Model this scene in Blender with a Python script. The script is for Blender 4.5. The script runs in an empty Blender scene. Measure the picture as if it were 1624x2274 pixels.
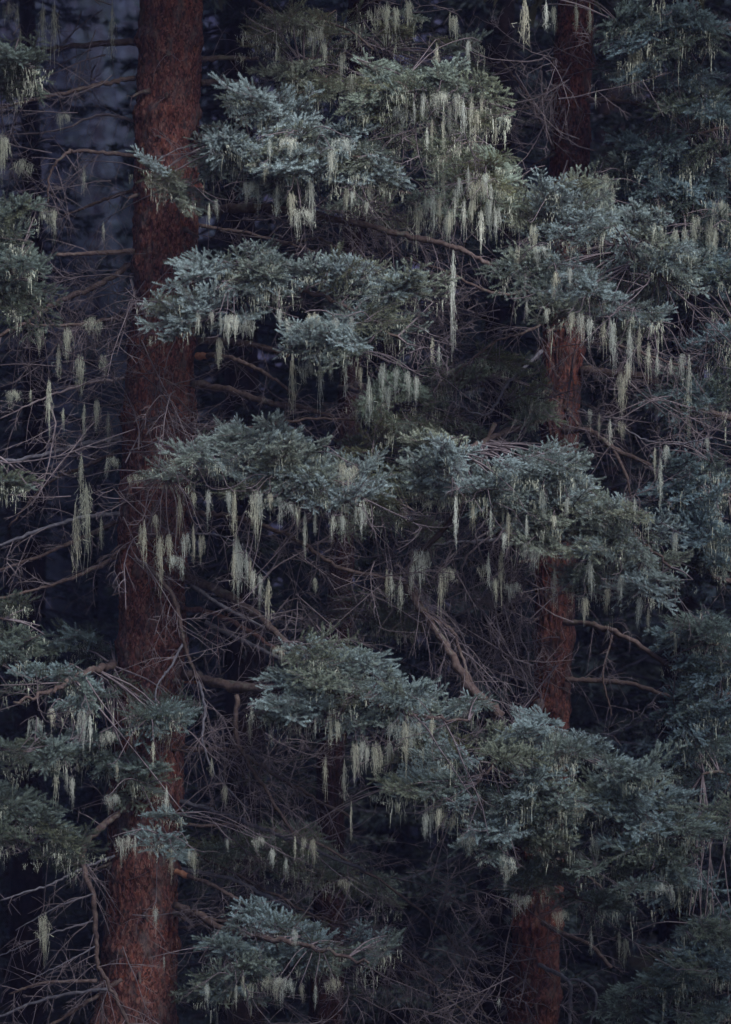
import bpy, math, random
import numpy as np
from mathutils import Vector, Matrix

SC = bpy.context.scene
COL = SC.collection
R = math.radians

# ------------------------------------------------------------------ camera
CAM = np.array((0.0, -24.0, 6.0))
cd = bpy.data.cameras.new('camera')
cd.sensor_fit = 'VERTICAL'
cd.sensor_height = 36.0
cd.lens = 36.0 * 24.0 / 8.422
cd.clip_start = 0.1
cd.clip_end = 2000.0
cd.dof.use_dof = True
cd.dof.focus_distance = 23.1
cd.dof.aperture_fstop = 1.2
cam = bpy.data.objects.new('camera', cd)
COL.objects.link(cam)
cam.location = CAM
cam.rotation_euler = (R(90), 0, 0)
SC.camera = cam

# ------------------------------------------------------------------ light
SUN_EL, SUN_AZ = R(40), R(143)          # azimuth measured from +Y towards +X
w = bpy.data.worlds.new('World')
SC.world = w
w.use_nodes = True
nt = w.node_tree
sky = nt.nodes.new('ShaderNodeTexSky')
sky.sky_type = 'NISHITA'
sky.sun_disc = False
sky.sun_elevation = SUN_EL
sky.sun_rotation = SUN_AZ
sky.air_density = 1.0
sky.dust_density = 0.6
bg = nt.nodes['Background']
bg.inputs['Strength'].default_value = 0.05
nt.links.new(sky.outputs[0], bg.inputs[0])

sd = bpy.data.lights.new('sun', 'SUN')
sd.energy = 1.5
sd.angle = R(24)
sd.color = (0.82, 0.91, 1.0)
sun = bpy.data.objects.new('sun', sd)
COL.objects.link(sun)
sv = Vector((math.sin(SUN_AZ) * math.cos(SUN_EL), math.cos(SUN_AZ) * math.cos(SUN_EL), math.sin(SUN_EL)))
sun.rotation_euler = sv.to_track_quat('Z', 'Y').to_euler()
sun.location = (8, -20, 22)

vs = SC.view_settings
vs.view_transform = 'Standard'
vs.look = 'None'
vs.exposure = 2.38
vs.gamma = 1.0
vs.use_curve_mapping = False
SC.cycles.use_denoising = True
SC.cycles.denoiser = 'OPENIMAGEDENOISE'
SC.cycles.denoising_input_passes = 'RGB_ALBEDO_NORMAL'
SC.cycles.debug_use_spatial_splits = True
SC.cycles.use_adaptive_sampling = True
SC.cycles.adaptive_threshold = 0.008
SC.cycles.adaptive_min_samples = 24
SC.cycles.max_bounces = 1
SC.cycles.diffuse_bounces = 1
SC.cycles.glossy_bounces = 1
SC.cycles.transmission_bounces = 1
SC.cycles.transparent_max_bounces = 2
SC.cycles.sample_clamp_indirect = 3.0

VX, VZ, PPM = 812.0, 1137.0, 270.0      # the photograph seen 1624 x 2274, metres at the trunk's distance


def P(px, py, Y=0.0):
    s = (24.0 + Y) / 24.0
    return np.array(((px - VX) / PPM * s, Y, 6.0 + (VZ - py) / PPM * s))


# ------------------------------------------------------------------ materials
def newmat(name):
    m = bpy.data.materials.new(name)
    m.use_nodes = True
    n = m.node_tree.nodes
    return m, n, m.node_tree.links, n['Principled BSDF']


def mk(n, t, **kw):
    x = n.new(t)
    for k, v in kw.items():
        setattr(x, k, v)
    return x


def ramp(n, stops):
    r = n.new('ShaderNodeValToRGB')
    e = r.color_ramp.elements
    while len(e) > 1:
        e.remove(e[-1])
    e[0].position, e[0].color = stops[0][0], (*stops[0][1], 1)
    for p, c in stops[1:]:
        x = e.new(p)
        x.color = (*c, 1)
    return r


def mix(n, l, a, b, f, mode='MIX'):
    m = n.new('ShaderNodeMix')
    m.data_type = 'RGBA'
    m.blend_type = mode
    for sock, val in ((m.inputs[6], a), (m.inputs[7], b), (m.inputs[0], f)):
        if hasattr(val, 'is_linked') or hasattr(val, 'links'):
            l.new(val, sock)
        elif isinstance(val, tuple):
            sock.default_value = (*val, 1)
        else:
            sock.default_value = val
    return m.outputs[2]


def noise(n, l, scale, detail=3, vec=None, rough=0.55):
    x = n.new('ShaderNodeTexNoise')
    x.inputs['Scale'].default_value = scale
    x.inputs['Detail'].default_value = detail
    x.inputs['Roughness'].default_value = rough
    if vec is not None:
        l.new(vec, x.inputs['Vector'])
    return x.outputs[0]


def mat_needle():
    m, n, l, b = newmat('spruce_needles')
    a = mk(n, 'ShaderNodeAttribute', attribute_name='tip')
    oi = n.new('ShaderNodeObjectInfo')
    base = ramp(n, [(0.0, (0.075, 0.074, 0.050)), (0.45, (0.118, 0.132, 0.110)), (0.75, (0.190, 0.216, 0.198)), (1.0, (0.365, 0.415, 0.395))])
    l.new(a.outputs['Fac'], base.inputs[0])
    rnd = ramp(n, [(0.0, (0.92, 0.80, 0.58)), (0.28, (0.80, 0.78, 0.70)), (0.6, (0.96, 0.97, 0.98)), (1.0, (1.20, 1.20, 1.22))])
    l.new(oi.outputs['Random'], rnd.inputs[0])
    c = mix(n, l, base.outputs[0], rnd.outputs[0], 1.0, 'MULTIPLY')
    c = mix(n, l, c, oi.outputs['Color'], 1.0, 'MULTIPLY')
    l.new(c, b.inputs['Base Color'])
    b.inputs['Roughness'].default_value = 0.6
    b.inputs['Specular IOR Level'].default_value = 0.12
    return m


def mat_wood(name, c0, c1, c2, rough=0.85, scale=30.0, lichen=0.0):
    m, n, l, b = newmat(name)
    tc = n.new('ShaderNodeTexCoord')
    oi = n.new('ShaderNodeObjectInfo')
    f = noise(n, l, scale, 4, tc.outputs['Object'])
    r = ramp(n, [(0.28, c0), (0.5, c1), (0.74, c2)])
    l.new(f, r.inputs[0])
    c = r.outputs[0]
    if lichen:
        g = noise(n, l, 7.0, 4, tc.outputs['Object'], 0.7)
        gr = ramp(n, [(0.56, (0, 0, 0)), (0.68, (lichen, lichen, lichen))])
        l.new(g, gr.inputs[0])
        c = mix(n, l, c, (0.17, 0.17, 0.125), gr.outputs[0])
    c = mix(n, l, c, oi.outputs['Color'], 1.0, 'MULTIPLY')
    l.new(c, b.inputs['Base Color'])
    b.inputs['Roughness'].default_value = rough
    b.inputs['Specular IOR Level'].default_value = 0.25
    bp = n.new('ShaderNodeBump')
    bp.inputs['Strength'].default_value = 0.6
    bp.inputs['Distance'].default_value = 0.006
    l.new(noise(n, l, scale * 3, 3, tc.outputs['Object']), bp.inputs['Height'])
    l.new(bp.outputs[0], b.inputs['Normal'])
    return m


def mat_bark():
    m, n, l, b = newmat('spruce_bark')
    tc = n.new('ShaderNodeTexCoord')
    oi = n.new('ShaderNodeObjectInfo')
    mp = n.new('ShaderNodeMapping')
    mp.inputs['Scale'].default_value = (1, 1, 0.5)
    l.new(tc.outputs['Object'], mp.inputs['Vector'])
    v = mp.outputs[0]
    vo = n.new('ShaderNodeTexVoronoi')
    vo.inputs['Scale'].default_value = 80.0
    vo.inputs['Randomness'].default_value = 1.0
    wv_ = n.new('ShaderNodeVectorMath')
    nz = n.new('ShaderNodeTexNoise')
    nz.inputs['Scale'].default_value = 25.0
    l.new(v, nz.inputs['Vector'])
    sc_ = n.new('ShaderNodeVectorMath')
    sc_.operation = 'SCALE'
    sc_.inputs['Scale'].default_value = 0.03
    l.new(nz.outputs['Color'], sc_.inputs[0])
    l.new(v, wv_.inputs[0])
    l.new(sc_.outputs[0], wv_.inputs[1])
    l.new(wv_.outputs[0], vo.inputs['Vector'])
    sepc = n.new('ShaderNodeSeparateColor')
    l.new(vo.outputs['Color'], sepc.inputs[0])
    fm = n.new('ShaderNodeMix')
    fm.inputs[0].default_value = 0.55
    l.new(sepc.outputs[0], fm.inputs[2])
    l.new(noise(n, l, 20.0, 6, v, 0.7), fm.inputs[3])
    flakes = fm.outputs[0]
    r = ramp(n, [(0.28, (0.028, 0.012, 0.011)), (0.45, (0.078, 0.026, 0.020)), (0.60, (0.132, 0.044, 0.031)), (0.76, (0.180, 0.092, 0.072))])
    l.new(flakes, r.inputs[0])
    big = noise(n, l, 2.2, 4, tc.outputs['Object'], 0.6)
    br = ramp(n, [(0.35, (0.55, 0.56, 0.60)), (0.5, (0.95, 0.92, 0.90)), (0.65, (1.25, 1.06, 0.96))])
    l.new(big, br.inputs[0])
    c = mix(n, l, r.outputs[0], br.outputs[0], 1.0, 'MULTIPLY')
    g = noise(n, l, 9.0, 5, v, 0.7)
    gr = ramp(n, [(0.50, (0, 0, 0)), (0.66, (0.6, 0.6, 0.6))])
    l.new(g, gr.inputs[0])
    c = mix(n, l, c, (0.085, 0.074, 0.070), gr.outputs[0])
    c = mix(n, l, c, oi.outputs['Color'], 1.0, 'MULTIPLY')
    l.new(c, b.inputs['Base Color'])
    b.inputs['Roughness'].default_value = 0.9
    b.inputs['Specular IOR Level'].default_value = 0.2
    bp = n.new('ShaderNodeBump')
    bp.inputs['Strength'].default_value = 0.9
    bp.inputs['Distance'].default_value = 0.012
    l.new(noise(n, l, 75.0, 4, v, 0.7), bp.inputs['Height'])
    l.new(bp.outputs[0], b.inputs['Normal'])
    return m


def mat_lichen():
    m, n, l, b = newmat('beard_lichen')
    oi = n.new('ShaderNodeObjectInfo')
    tc = n.new('ShaderNodeTexCoord')
    f = noise(n, l, 40.0, 2, tc.outputs['Object'])
    r = ramp(n, [(0.3, (0.50, 0.475, 0.375)), (0.7, (0.73, 0.705, 0.605))])
    l.new(f, r.inputs[0])
    c = mix(n, l, r.outputs[0], oi.outputs['Color'], 1.0, 'MULTIPLY')
    l.new(c, b.inputs['Base Color'])
    b.inputs['Roughness'].default_value = 0.95
    b.inputs['Specular IOR Level'].default_value = 0.1
    return m


def mat_ground(name, stops, scale):
    m, n, l, b = newmat(name)
    tc = n.new('ShaderNodeTexCoord')
    r = ramp(n, stops)
    l.new(noise(n, l, scale, 6, tc.outputs['Object'], 0.65), r.inputs[0])
    l.new(r.outputs[0], b.inputs['Base Color'])
    b.inputs['Roughness'].default_value = 0.95
    b.inputs['Specular IOR Level'].default_value = 0.05
    return m


M_NEEDLE = mat_needle()
M_BARK = mat_bark()
M_LIMB = mat_wood('limb_bark', (0.040, 0.024, 0.021), (0.070, 0.042, 0.035), (0.112, 0.078, 0.066), lichen=0.35)
M_GREY = mat_wood('weathered_grey_wood', (0.055, 0.048, 0.056), (0.088, 0.076, 0.086), (0.14, 0.123, 0.13))
M_TWIG = mat_wood('dead_twig_bark', (0.078, 0.055, 0.058), (0.128, 0.092, 0.094), (0.19, 0.148, 0.146), scale=18.0)
M_RAW = mat_wood('bare_orange_wood', (0.26, 0.10, 0.06), (0.38, 0.16, 0.09), (0.45, 0.23, 0.14))
M_LICHEN = mat_lichen()
M_GROUND = mat_ground('forest_duff', [(0.3, (0.014, 0.011, 0.010)), (0.7, (0.034, 0.027, 0.022))], 3.0)
M_HILL = mat_ground('haze_tinted_scrub', [(0.28, (0.013, 0.012, 0.021)), (0.5, (0.024, 0.021, 0.036)), (0.62, (0.050, 0.045, 0.072))], 1.5)  # blue-violet of distant haze put into the scrub colours


# ------------------------------------------------------------------ mesh helpers
class MB:
    def __init__(self):
        self.v, self.t, self.q, self.a, self.n = [], [], [], [], 0

    def add(self, v, tri=None, quad=None, a=0.0, mat=0):
        v = np.asarray(v, float)
        k = len(v)
        self.v.append(v)
        self.a.append(np.broadcast_to(np.asarray(a, float), (k,)))
        if tri is not None:
            self.t.append((np.asarray(tri) + self.n, mat))
        if quad is not None:
            self.q.append((np.asarray(quad) + self.n, mat))
        self.n += k

    def arrays(self):
        v = np.concatenate(self.v)
        a = np.concatenate(self.a)
        return v, a

    def mesh(self, name, mats, origin=(0, 0, 0)):
        v, a = self.arrays()
        v = v - np.asarray(origin)
        t = np.concatenate([x for x, _ in self.t]) if self.t else np.zeros((0, 3), int)
        q = np.concatenate([x for x, _ in self.q]) if self.q else np.zeros((0, 4), int)
        tm = np.concatenate([np.full(len(x), m) for x, m in self.t]) if self.t else np.zeros(0, int)
        qm = np.concatenate([np.full(len(x), m) for x, m in self.q]) if self.q else np.zeros(0, int)
        me = bpy.data.meshes.new(name)
        me.vertices.add(len(v))
        me.vertices.foreach_set('co', v.astype(np.float32).ravel())
        loops = np.concatenate((t.ravel(), q.ravel())).astype(np.int32)
        me.loops.add(len(loops))
        me.loops.foreach_set('vertex_index', loops)
        nf = len(t) + len(q)
        me.polygons.add(nf)
        ls = np.concatenate((np.arange(len(t)) * 3, len(t) * 3 + np.arange(len(q)) * 4)).astype(np.int32)
        me.polygons.foreach_set('loop_start', ls)
        me.polygons.foreach_set('material_index', np.concatenate((tm, qm)).astype(np.int32))
        at = me.attributes.new('tip', 'FLOAT', 'POINT')
        at.data.foreach_set('value', a.astype(np.float32))
        for m in mats:
            me.materials.append(m)
        me.update(calc_edges=True)
        return me


def unit(v):
    return v / (np.linalg.norm(v) + 1e-12)


def tube(mb, pts, rad, sides=4, mat=0, a=0.0, cap=False):
    pts = np.asarray(pts, float)
    n = len(pts)
    rad = np.broadcast_to(np.asarray(rad, float), (n,))
    t = np.gradient(pts, axis=0)
    t /= np.linalg.norm(t, axis=1)[:, None] + 1e-12
    mt = np.abs(t.mean(0))
    ref = np.zeros(3)
    ref[int(np.argmin(mt))] = 1.0
    u = np.cross(t, ref)
    u /= np.linalg.norm(u, axis=1)[:, None] + 1e-12
    w_ = np.cross(t, u)
    th = np.arange(sides) * 2 * math.pi / sides
    ring = pts[:, None, :] + rad[:, None, None] * (np.cos(th)[None, :, None] * u[:, None, :] + np.sin(th)[None, :, None] * w_[:, None, :])
    i = np.arange(n - 1)[:, None] * sides
    j = np.arange(sides)[None, :]
    j2 = (j + 1) % sides
    q = np.stack((i + j, i + j2, i + sides + j2, i + sides + j), -1).reshape(-1, 4)
    tri = None
    v = ring.reshape(-1, 3)
    if cap:
        v = np.concatenate((v, pts[:1], pts[-1:]))
        c0, c1 = n * sides, n * sides + 1
        jj = np.arange(sides)
        e = (n - 1) * sides
        tri = np.concatenate((np.stack((np.full(sides, c0), (jj + 1) % sides, jj), -1),
                              np.stack((np.full(sides, c1), e + jj, e + (jj + 1) % sides), -1)))
    mb.add(v, tri, q, a, mat)


def smooth(ctrl, n):
    c = np.asarray(ctrl, float)
    if len(c) == 2:
        s = np.linspace(0, 1, n)[:, None]
        return c[0] * (1 - s) + c[1] * s
    p = np.concatenate((2 * c[:1] - c[1:2], c, 2 * c[-1:] - c[-2:-1]))
    s = np.linspace(0, len(c) - 1 - 1e-6, n)
    k = s.astype(int)
    f = (s - k)[:, None]
    p0, p1, p2, p3 = p[k], p[k + 1], p[k + 2], p[k + 3]
    return 0.5 * (2 * p1 + (p2 - p0) * f + (2 * p0 - 5 * p1 + 4 * p2 - p3) * f ** 2 + (3 * p1 - p0 - 3 * p2 + p3) * f ** 3)


def vnoise(x, y, seed):
    xi, yi = np.floor(x).astype(np.int64), np.floor(y).astype(np.int64)
    fx, fy = x - xi, y - yi
    fx, fy = fx * fx * (3 - 2 * fx), fy * fy * (3 - 2 * fy)

    def h(a, b):
        k = (a * 374761393 + b * 668265263 + seed * 974634777) & 0xFFFFFFFF
        k = ((k ^ (k >> 13)) * 1274126177) & 0xFFFFFFFF
        return ((k ^ (k >> 16)) & 0xFFFF) / 65535.0
    return (h(xi, yi) * (1 - fx) + h(xi + 1, yi) * fx) * (1 - fy) + (h(xi, yi + 1) * (1 - fx) + h(xi + 1, yi + 1) * fx) * fy


def link(name, me, parent=None, color=None):
    o = bpy.data.objects.new(name, me)
    COL.objects.link(o)
    if parent is not None:
        o.parent = parent
    if color is not None:
        o.color = (*color, 1)
    return o


def tag(o, label=None, cat=None, group=None, kind=None):
    for k, v in (('label', label), ('category', cat), ('group', group), ('kind', kind)):
        if v:
            o[k] = v
    return o


def tree_root(name, loc, label, group=None):
    o = bpy.data.objects.new(name, None)
    COL.objects.link(o)
    o.location = loc
    o.empty_display_size = 0.3
    tag(o, label, 'tree', group)
    return o


def frame_matrix(p, d, roll, s):
    d = unit(np.asarray(d, float))
    up = np.array((0, 0, 1.0))
    y = unit(np.cross(up, d))
    z = np.cross(d, y)
    c, s_ = math.cos(roll), math.sin(roll)
    y, z = y * c + z * s_, -y * s_ + z * c
    m = Matrix(((d[0], y[0], z[0], p[0]), (d[1], y[1], z[1], p[1]), (d[2], y[2], z[2], p[2]), (0, 0, 0, 1)))
    return m @ Matrix.Scale(s, 4)


# ------------------------------------------------------------------ needle sprays, dead twigs, lichen: shared meshes
def needles(mb, rng, p0, d, L, dens, tip0, tip1, nl=0.0150, nw=0.0021):
    k = max(22, int(L * dens))
    t = np.sort(rng.random(k))
    t[-9:] = 1.0
    d = unit(d)
    ref = np.array((0, 0, 1.0)) if abs(d[2]) < 0.9 else np.array((1.0, 0, 0))
    u = unit(np.cross(d, ref))
    w_ = np.cross(d, u)
    ph = rng.random(k) * 2 * math.pi
    rad = np.cos(ph)[:, None] * u + np.sin(ph)[:, None] * w_
    ang = rng.uniform(0.85, 1.25, k)
    ang[-9:] = rng.uniform(0.1, 1.1, 9)[:len(ang[-9:])]
    nd = np.cos(ang)[:, None] * d + np.sin(ang)[:, None] * rad
    nd[:, 2] += 0.30
    nd /= np.linalg.norm(nd, axis=1)[:, None]
    base = p0 + t[:, None] * (d * L)
    ln = nl * rng.uniform(0.75, 1.1, k)
    sd_ = np.cross(nd, rng.normal(size=(k, 3)))
    sd_ /= np.linalg.norm(sd_, axis=1)[:, None]
    sd_ *= nw / 2
    v = np.empty((k, 3, 3))
    v[:, 0] = base - sd_
    v[:, 1] = base + sd_
    v[:, 2] = base + nd * ln[:, None]
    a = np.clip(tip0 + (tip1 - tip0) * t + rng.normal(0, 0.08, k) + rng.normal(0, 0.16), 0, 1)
    mb.add(v.reshape(-1, 3), np.arange(k * 3).reshape(-1, 3), None, np.repeat(a, 3), 0)


def make_spray(seed, L, kind):
    rng = np.random.default_rng(seed)
    mb = MB()
    droop = {'lush': 0.12, 'weep': 0.55, 'old': 0.30}[kind]
    dens = {'lush': 2000, 'weep': 1800, 'old': 1200}[kind]
    tlo, thi = {'lush': (0.34, 1.05), 'weep': (0.25, 0.80), 'old': (0.0, 0.45)}[kind]
    sf = 1 if rng.random() < 0.5 else -1
    axes = [(0.0, 0.0, 0.0, L)]
    if kind != 'old':
        axes.append((0.28, sf * rng.uniform(0.45, 0.7), rng.uniform(-0.15, 0.25), L * 0.78))
        axes.append((0.45, -sf * rng.uniform(0.5, 0.8), rng.uniform(-0.25, 0.10), L * 0.58))
    main = None
    for (f0, yaw, pitch, LL) in axes:
        x = np.linspace(0, LL, 9)
        wig = np.cumsum(rng.normal(0, 0.006, 9))
        ax = np.stack((x, wig, -droop * x * x + 0.10 * LL * (x / LL) ** 3 + pitch * x), -1)
        c, sn = math.cos(yaw), math.sin(yaw)
        ax = np.stack((ax[:, 0] * c - ax[:, 1] * sn, ax[:, 0] * sn + ax[:, 1] * c, ax[:, 2]), -1)
        if main is None:
            main = ax
        else:
            ax = ax + main[int(f0 * 8)]
        tube(mb, ax, np.linspace(0.005, 0.002, 9), 3, 1)
        for i in range(8):
            if i < 2 and kind != 'lush':
                continue
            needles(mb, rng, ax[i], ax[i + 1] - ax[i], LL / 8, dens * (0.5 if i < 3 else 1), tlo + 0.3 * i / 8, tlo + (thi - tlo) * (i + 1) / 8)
        ns = int(17 * LL / L)
        for i in range(ns):
            f = 0.10 + 0.86 * i / (ns - 1) + rng.uniform(-0.02, 0.02)
            k = min(7, int(f * 8))
            p = ax[k] + (ax[k + 1] - ax[k]) * (f * 8 - k)
            sg = 1 if i % 2 else -1
            an = yaw + sg * rng.uniform(0.6, 1.05)
            el = rng.uniform(-0.25, 0.75)
            d = unit(np.array((math.cos(an), math.sin(an), el - (0.5 if kind == 'weep' else 0.0))))
            ln = (0.165 * (1 - f) ** 0.7 + 0.055) * rng.uniform(0.7, 1.25) * LL / 0.5
            bare = 0.25 if kind != 'old' else 0.4
            tube(mb, np.stack((p, p + d * ln * 0.9)), [0.003, 0.0015], 3, 1)
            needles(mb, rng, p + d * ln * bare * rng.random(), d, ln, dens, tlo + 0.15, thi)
            m = int(ln / 0.036)
            for j in range(1, m):
                g = j / m + rng.uniform(-0.05, 0.05)
                s2 = 1 if j % 2 else -1
                a2 = an + s2 * rng.uniform(0.6, 1.0)
                d2 = unit(np.array((math.cos(a2), math.sin(a2), el + rng.uniform(-0.45, 0.45))))
                l2 = (0.070 * (1 - g) + 0.048) * rng.uniform(0.7, 1.2)
                needles(mb, rng, p + d * ln * g, d2, l2, dens, tlo + 0.25, thi)
    return mb.mesh('needle_spray_' + kind, (M_NEEDLE, M_TWIG))


SPRAY = {'lush': [make_spray(10 + i, 0.50, 'lush') for i in range(7)],
         'weep': [make_spray(30 + i, 0.50, 'weep') for i in range(4)],
         'old': [make_spray(50 + i, 0.46, 'old') for i in range(5)]}


def twig(mb, rng, p, d, L, r, depth, grav=0.25, mat=0, sides=3):
    n = 6 if L > 0.15 else 4
    s = np.linspace(0, 1, n)[:, None]
    d = unit(d)
    side = rng.normal(0, 0.10, 3) * L
    pts = p + d * L * s + side * s ** 2 + np.array((0, 0, -grav * L)) * s ** 2 + np.cumsum(rng.normal(0, 0.012 * L, (n, 3)), 0) * (s > 0)
    tube(mb, pts, np.linspace(r, max(r * 0.35, 0.0012), n), sides, mat)
    if depth <= 0:
        return
    k = int(rng.uniform(0.7, 1.3) * (2.5 + L * 8))
    for i in range(k):
        f = rng.uniform(0.15, 1.0)
        j = min(n - 2, int(f * (n - 1)))
        q = pts[j] + (pts[j + 1] - pts[j]) * (f * (n - 1) - j)
        tl = unit(pts[j + 1] - pts[j])
        sd_ = unit(np.cross(tl, rng.normal(size=3)))
        a = rng.uniform(0.6, 1.2)
        twig(mb, rng, q, tl * math.cos(a) + sd_ * math.sin(a), L * rng.uniform(0.2, 0.55) * (1.1 - 0.5 * f), max(r * 0.52, 0.0022), depth - 1, grav, mat)


def make_dead(seed, L, grav, depth=2):
    rng = np.random.default_rng(seed)
    mb = MB()
    twig(mb, rng, np.zeros(3), np.array((1.0, 0, 0.05)), L, 0.0072, depth, grav)
    return mb.mesh('dead_twigs', (M_TWIG,))


DEAD = [make_dead(100 + i, 0.8, g) for i, g in enumerate((0.1, 0.3, 0.5, 0.2, 0.6, 0.35, 0.0))]


def tassel_arrays(seed, strands, width, lobes, seg=8, rad=0.0056, flat=False):
    rng = np.random.default_rng(seed)
    mb = MB()
    lc = np.linspace(-0.5, 0.5, lobes + 2)[1:-1] * width + rng.normal(0, 0.05 * width, lobes)
    ll = np.concatenate(([1.0], rng.uniform(0.35, 0.85, lobes - 1))) if lobes > 1 else np.array([1.0])
    rng.shuffle(ll)
    wob = rng.normal(0, 0.05, (lobes, 2))
    for i in range(strands):
        k = int(rng.integers(lobes))
        sg = width / lobes * 0.42
        off = rng.normal(0, sg)
        z0 = -min(0.65, 0.16 * abs(off) / sg + 0.42 * rng.random() ** 1.5) * ll[k] - 0.16 * abs(lc[k]) / width
        ln = ll[k] * (0.10 + 0.90 * rng.random() ** 2.9) * max(0.25, 1 - 0.28 * abs(off) / sg) * (1 + z0 * 0.6)
        s = np.linspace(0, 1, seg)
        conv = 1 - 0.88 * s * min(1.0, ln * 1.15)
        x = lc[k] + off * conv + wob[k, 0] * np.sin(s * ln * 3.0) * width * 1.6 + np.cumsum(np.cumsum(rng.normal(0, 0.0045, seg)))
        y = rng.normal(0, 0.2 * width) * conv + wob[k, 1] * s * width + np.cumsum(np.cumsum(rng.normal(0, 0.004, seg)))
        z = z0 - ln * s
        if flat:
            a = rng.random() * 6.28
            c3 = np.stack((x, y, z), -1)
            wd = (rad * np.linspace(1.2, 0.5, seg) * rng.uniform(0.6, 1.3))[:, None] * np.array((math.cos(a), math.sin(a), 0))
            i_ = np.arange(seg - 1)
            mb.add(np.concatenate((c3 - wd, c3 + wd)), None, np.stack((i_, i_ + 1, i_ + 1 + seg, i_ + seg), -1))
            continue
        tube(mb, np.stack((x, y, z), -1), rad * np.linspace(1.0, 0.4, seg) * rng.uniform(0.5, 1.3), 3)
        if rng.random() < 0.45:
            j = int(rng.integers(1, seg - 1))
            q = np.array((x[j], y[j], z[j]))
            e = q + np.array((rng.normal(0, 0.05), rng.normal(0, 0.03), -rng.uniform(0.03, 0.14)))
            tube(mb, np.stack((q, (q + e) / 2 + rng.normal(0, 0.008, 3), e)), rad * 0.6, 3)
    return mb


TASSEL = {'narrow': [tassel_arrays(200 + i, 56, 0.17, 1).mesh('lichen_narrow', (M_LICHEN,)) for i in range(5)],
          'full': [tassel_arrays(220 + i, 120, 0.50, 2 + i % 2).mesh('lichen_full', (M_LICHEN,)) for i in range(6)],
          'wide': [tassel_arrays(240 + i, 190, 1.25, 4 + i % 3).mesh('lichen_wide', (M_LICHEN,)) for i in range(5)]}
TUFTS = [tassel_arrays(260 + i, 10, 0.80, 3, 4, 0.012, True) for i in range(6)]
ANCH = []            # (point, colour weight) where fine lichen may hang

# ------------------------------------------------------------------ ground and hillside
gx = np.linspace(-110, 110, 67)
gy = np.concatenate((np.linspace(-90, -30, 12), np.linspace(-25, 30, 45), np.linspace(36, 84, 14)))
X, Y = np.meshgrid(gx, gy, indexing='ij')
Z = (vnoise(X * 0.25 + 40, Y * 0.25 + 40, 3) - 0.5) * 0.35 - 0.15
mb = MB()
ny = len(gy)
ii, jj = np.meshgrid(np.arange(len(gx) - 1), np.arange(ny - 1), indexing='ij')
k0 = (ii * ny + jj).ravel()
mb.add(np.stack((X, Y, Z), -1).reshape(-1, 3), None, np.stack((k0, k0 + ny, k0 + ny + 1, k0 + 1), -1))
tag(link('ground', mb.mesh('ground', (M_GROUND,))), kind='structure')

hx = np.linspace(-105, 105, 121)
hy = np.linspace(24, 82, 60)
X, Y = np.meshgrid(hx, hy, indexing='ij')
Z = -2.0 + (Y - 24) * 0.62 + (vnoise(X * 0.09 + 90, Y * 0.09 + 90, 5) - 0.5) * 7 + (vnoise(X * 0.5 + 90, Y * 0.5 + 90, 6) - 0.5) * 1.6
mb = MB()
ny = len(hy)
ii, jj = np.meshgrid(np.arange(len(hx) - 1), np.arange(ny - 1), indexing='ij')
k0 = (ii * ny + jj).ravel()
mb.add(np.stack((X, Y, Z), -1).reshape(-1, 3), None, np.stack((k0, k0 + ny, k0 + ny + 1, k0 + 1), -1))
tag(link('hillside', mb.mesh('hillside', (M_HILL,))), kind='structure')


def hill_z(x, y):
    x, y = np.array([x]), np.array([y])
    return float((-2.0 + (y - 24) * 0.62 + (vnoise(x * 0.09 + 90, y * 0.09 + 90, 5) - 0.5) * 7 + (vnoise(x * 0.5 + 90, y * 0.5 + 90, 6) - 0.5) * 1.6)[0])


# ------------------------------------------------------------------ background spruces
def crown_mesh(seed, z0, z1, len0, len1, cx=lambda z: (0, 0), nb=6, step=0.36, big=1.0, bare=0.0, kk=13, nw=0.019, den=11):
    rng = np.random.default_rng(seed)
    mb = MB()
    z = z0
    while z < z1:
        f = (z - z0) / (z1 - z0)
        c = cx(z)
        a0 = rng.random() * 6.28
        for b in range(nb):
            if rng.random() < 0.08:
                continue
            az = a0 + b * 6.283 / nb + rng.normal(0, 0.25)
            L = (len0 * (1 - f) + len1 * f) * rng.uniform(0.7, 1.15)
            h = np.array((math.cos(az), math.sin(az), 0))
            s = np.linspace(0, 1, 7)
            pts = np.array((c[0], c[1], z + rng.normal(0, 0.1))) + h * (L * s)[:, None]
            pts[:, 2] += L * (-0.30 * s + 0.02 * np.sin(s * 5) + 0.16 * s ** 3)
            tube(mb, pts, np.linspace(0.022, 0.005, 7) * big, 3, 1)
            per = np.cross((0, 0, 1.0), h)
            m = int(L * den / big)
            if rng.random() < bare:
                m = m // 4
            for j in range(m):
                g = 0.18 + 0.82 * (j + rng.random()) / m
                k = min(5, int(g * 6))
                q = pts[k] + (pts[k + 1] - pts[k]) * (g * 6 - k)
                sg = 1 if j % 2 else -1
                an = sg * rng.uniform(0.5, 1.1)
                d = unit(h * math.cos(an) + per * math.sin(an) + np.array((0, 0, rng.uniform(-0.7, 0.15))))
                ln = (0.10 + 0.38 * (1 - g)) * rng.uniform(0.6, 1.2) * big
                t = rng.random(kk)
                nd = d + rng.normal(0, 0.55, (kk, 3))
                nd /= np.linalg.norm(nd, axis=1)[:, None]
                bs = q + d * (ln * t)[:, None]
                w_ = np.cross(nd, rng.normal(size=(kk, 3)))
                w_ /= np.linalg.norm(w_, axis=1)[:, None]
                w_ *= nw * big
                v = np.stack((bs - w_, bs + w_, bs + nd * 0.085 * big), 1).reshape(-1, 3)
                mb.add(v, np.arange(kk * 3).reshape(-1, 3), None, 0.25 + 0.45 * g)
        z += step * rng.uniform(0.7, 1.3) * (1 - 0.35 * f)
    return mb


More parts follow.
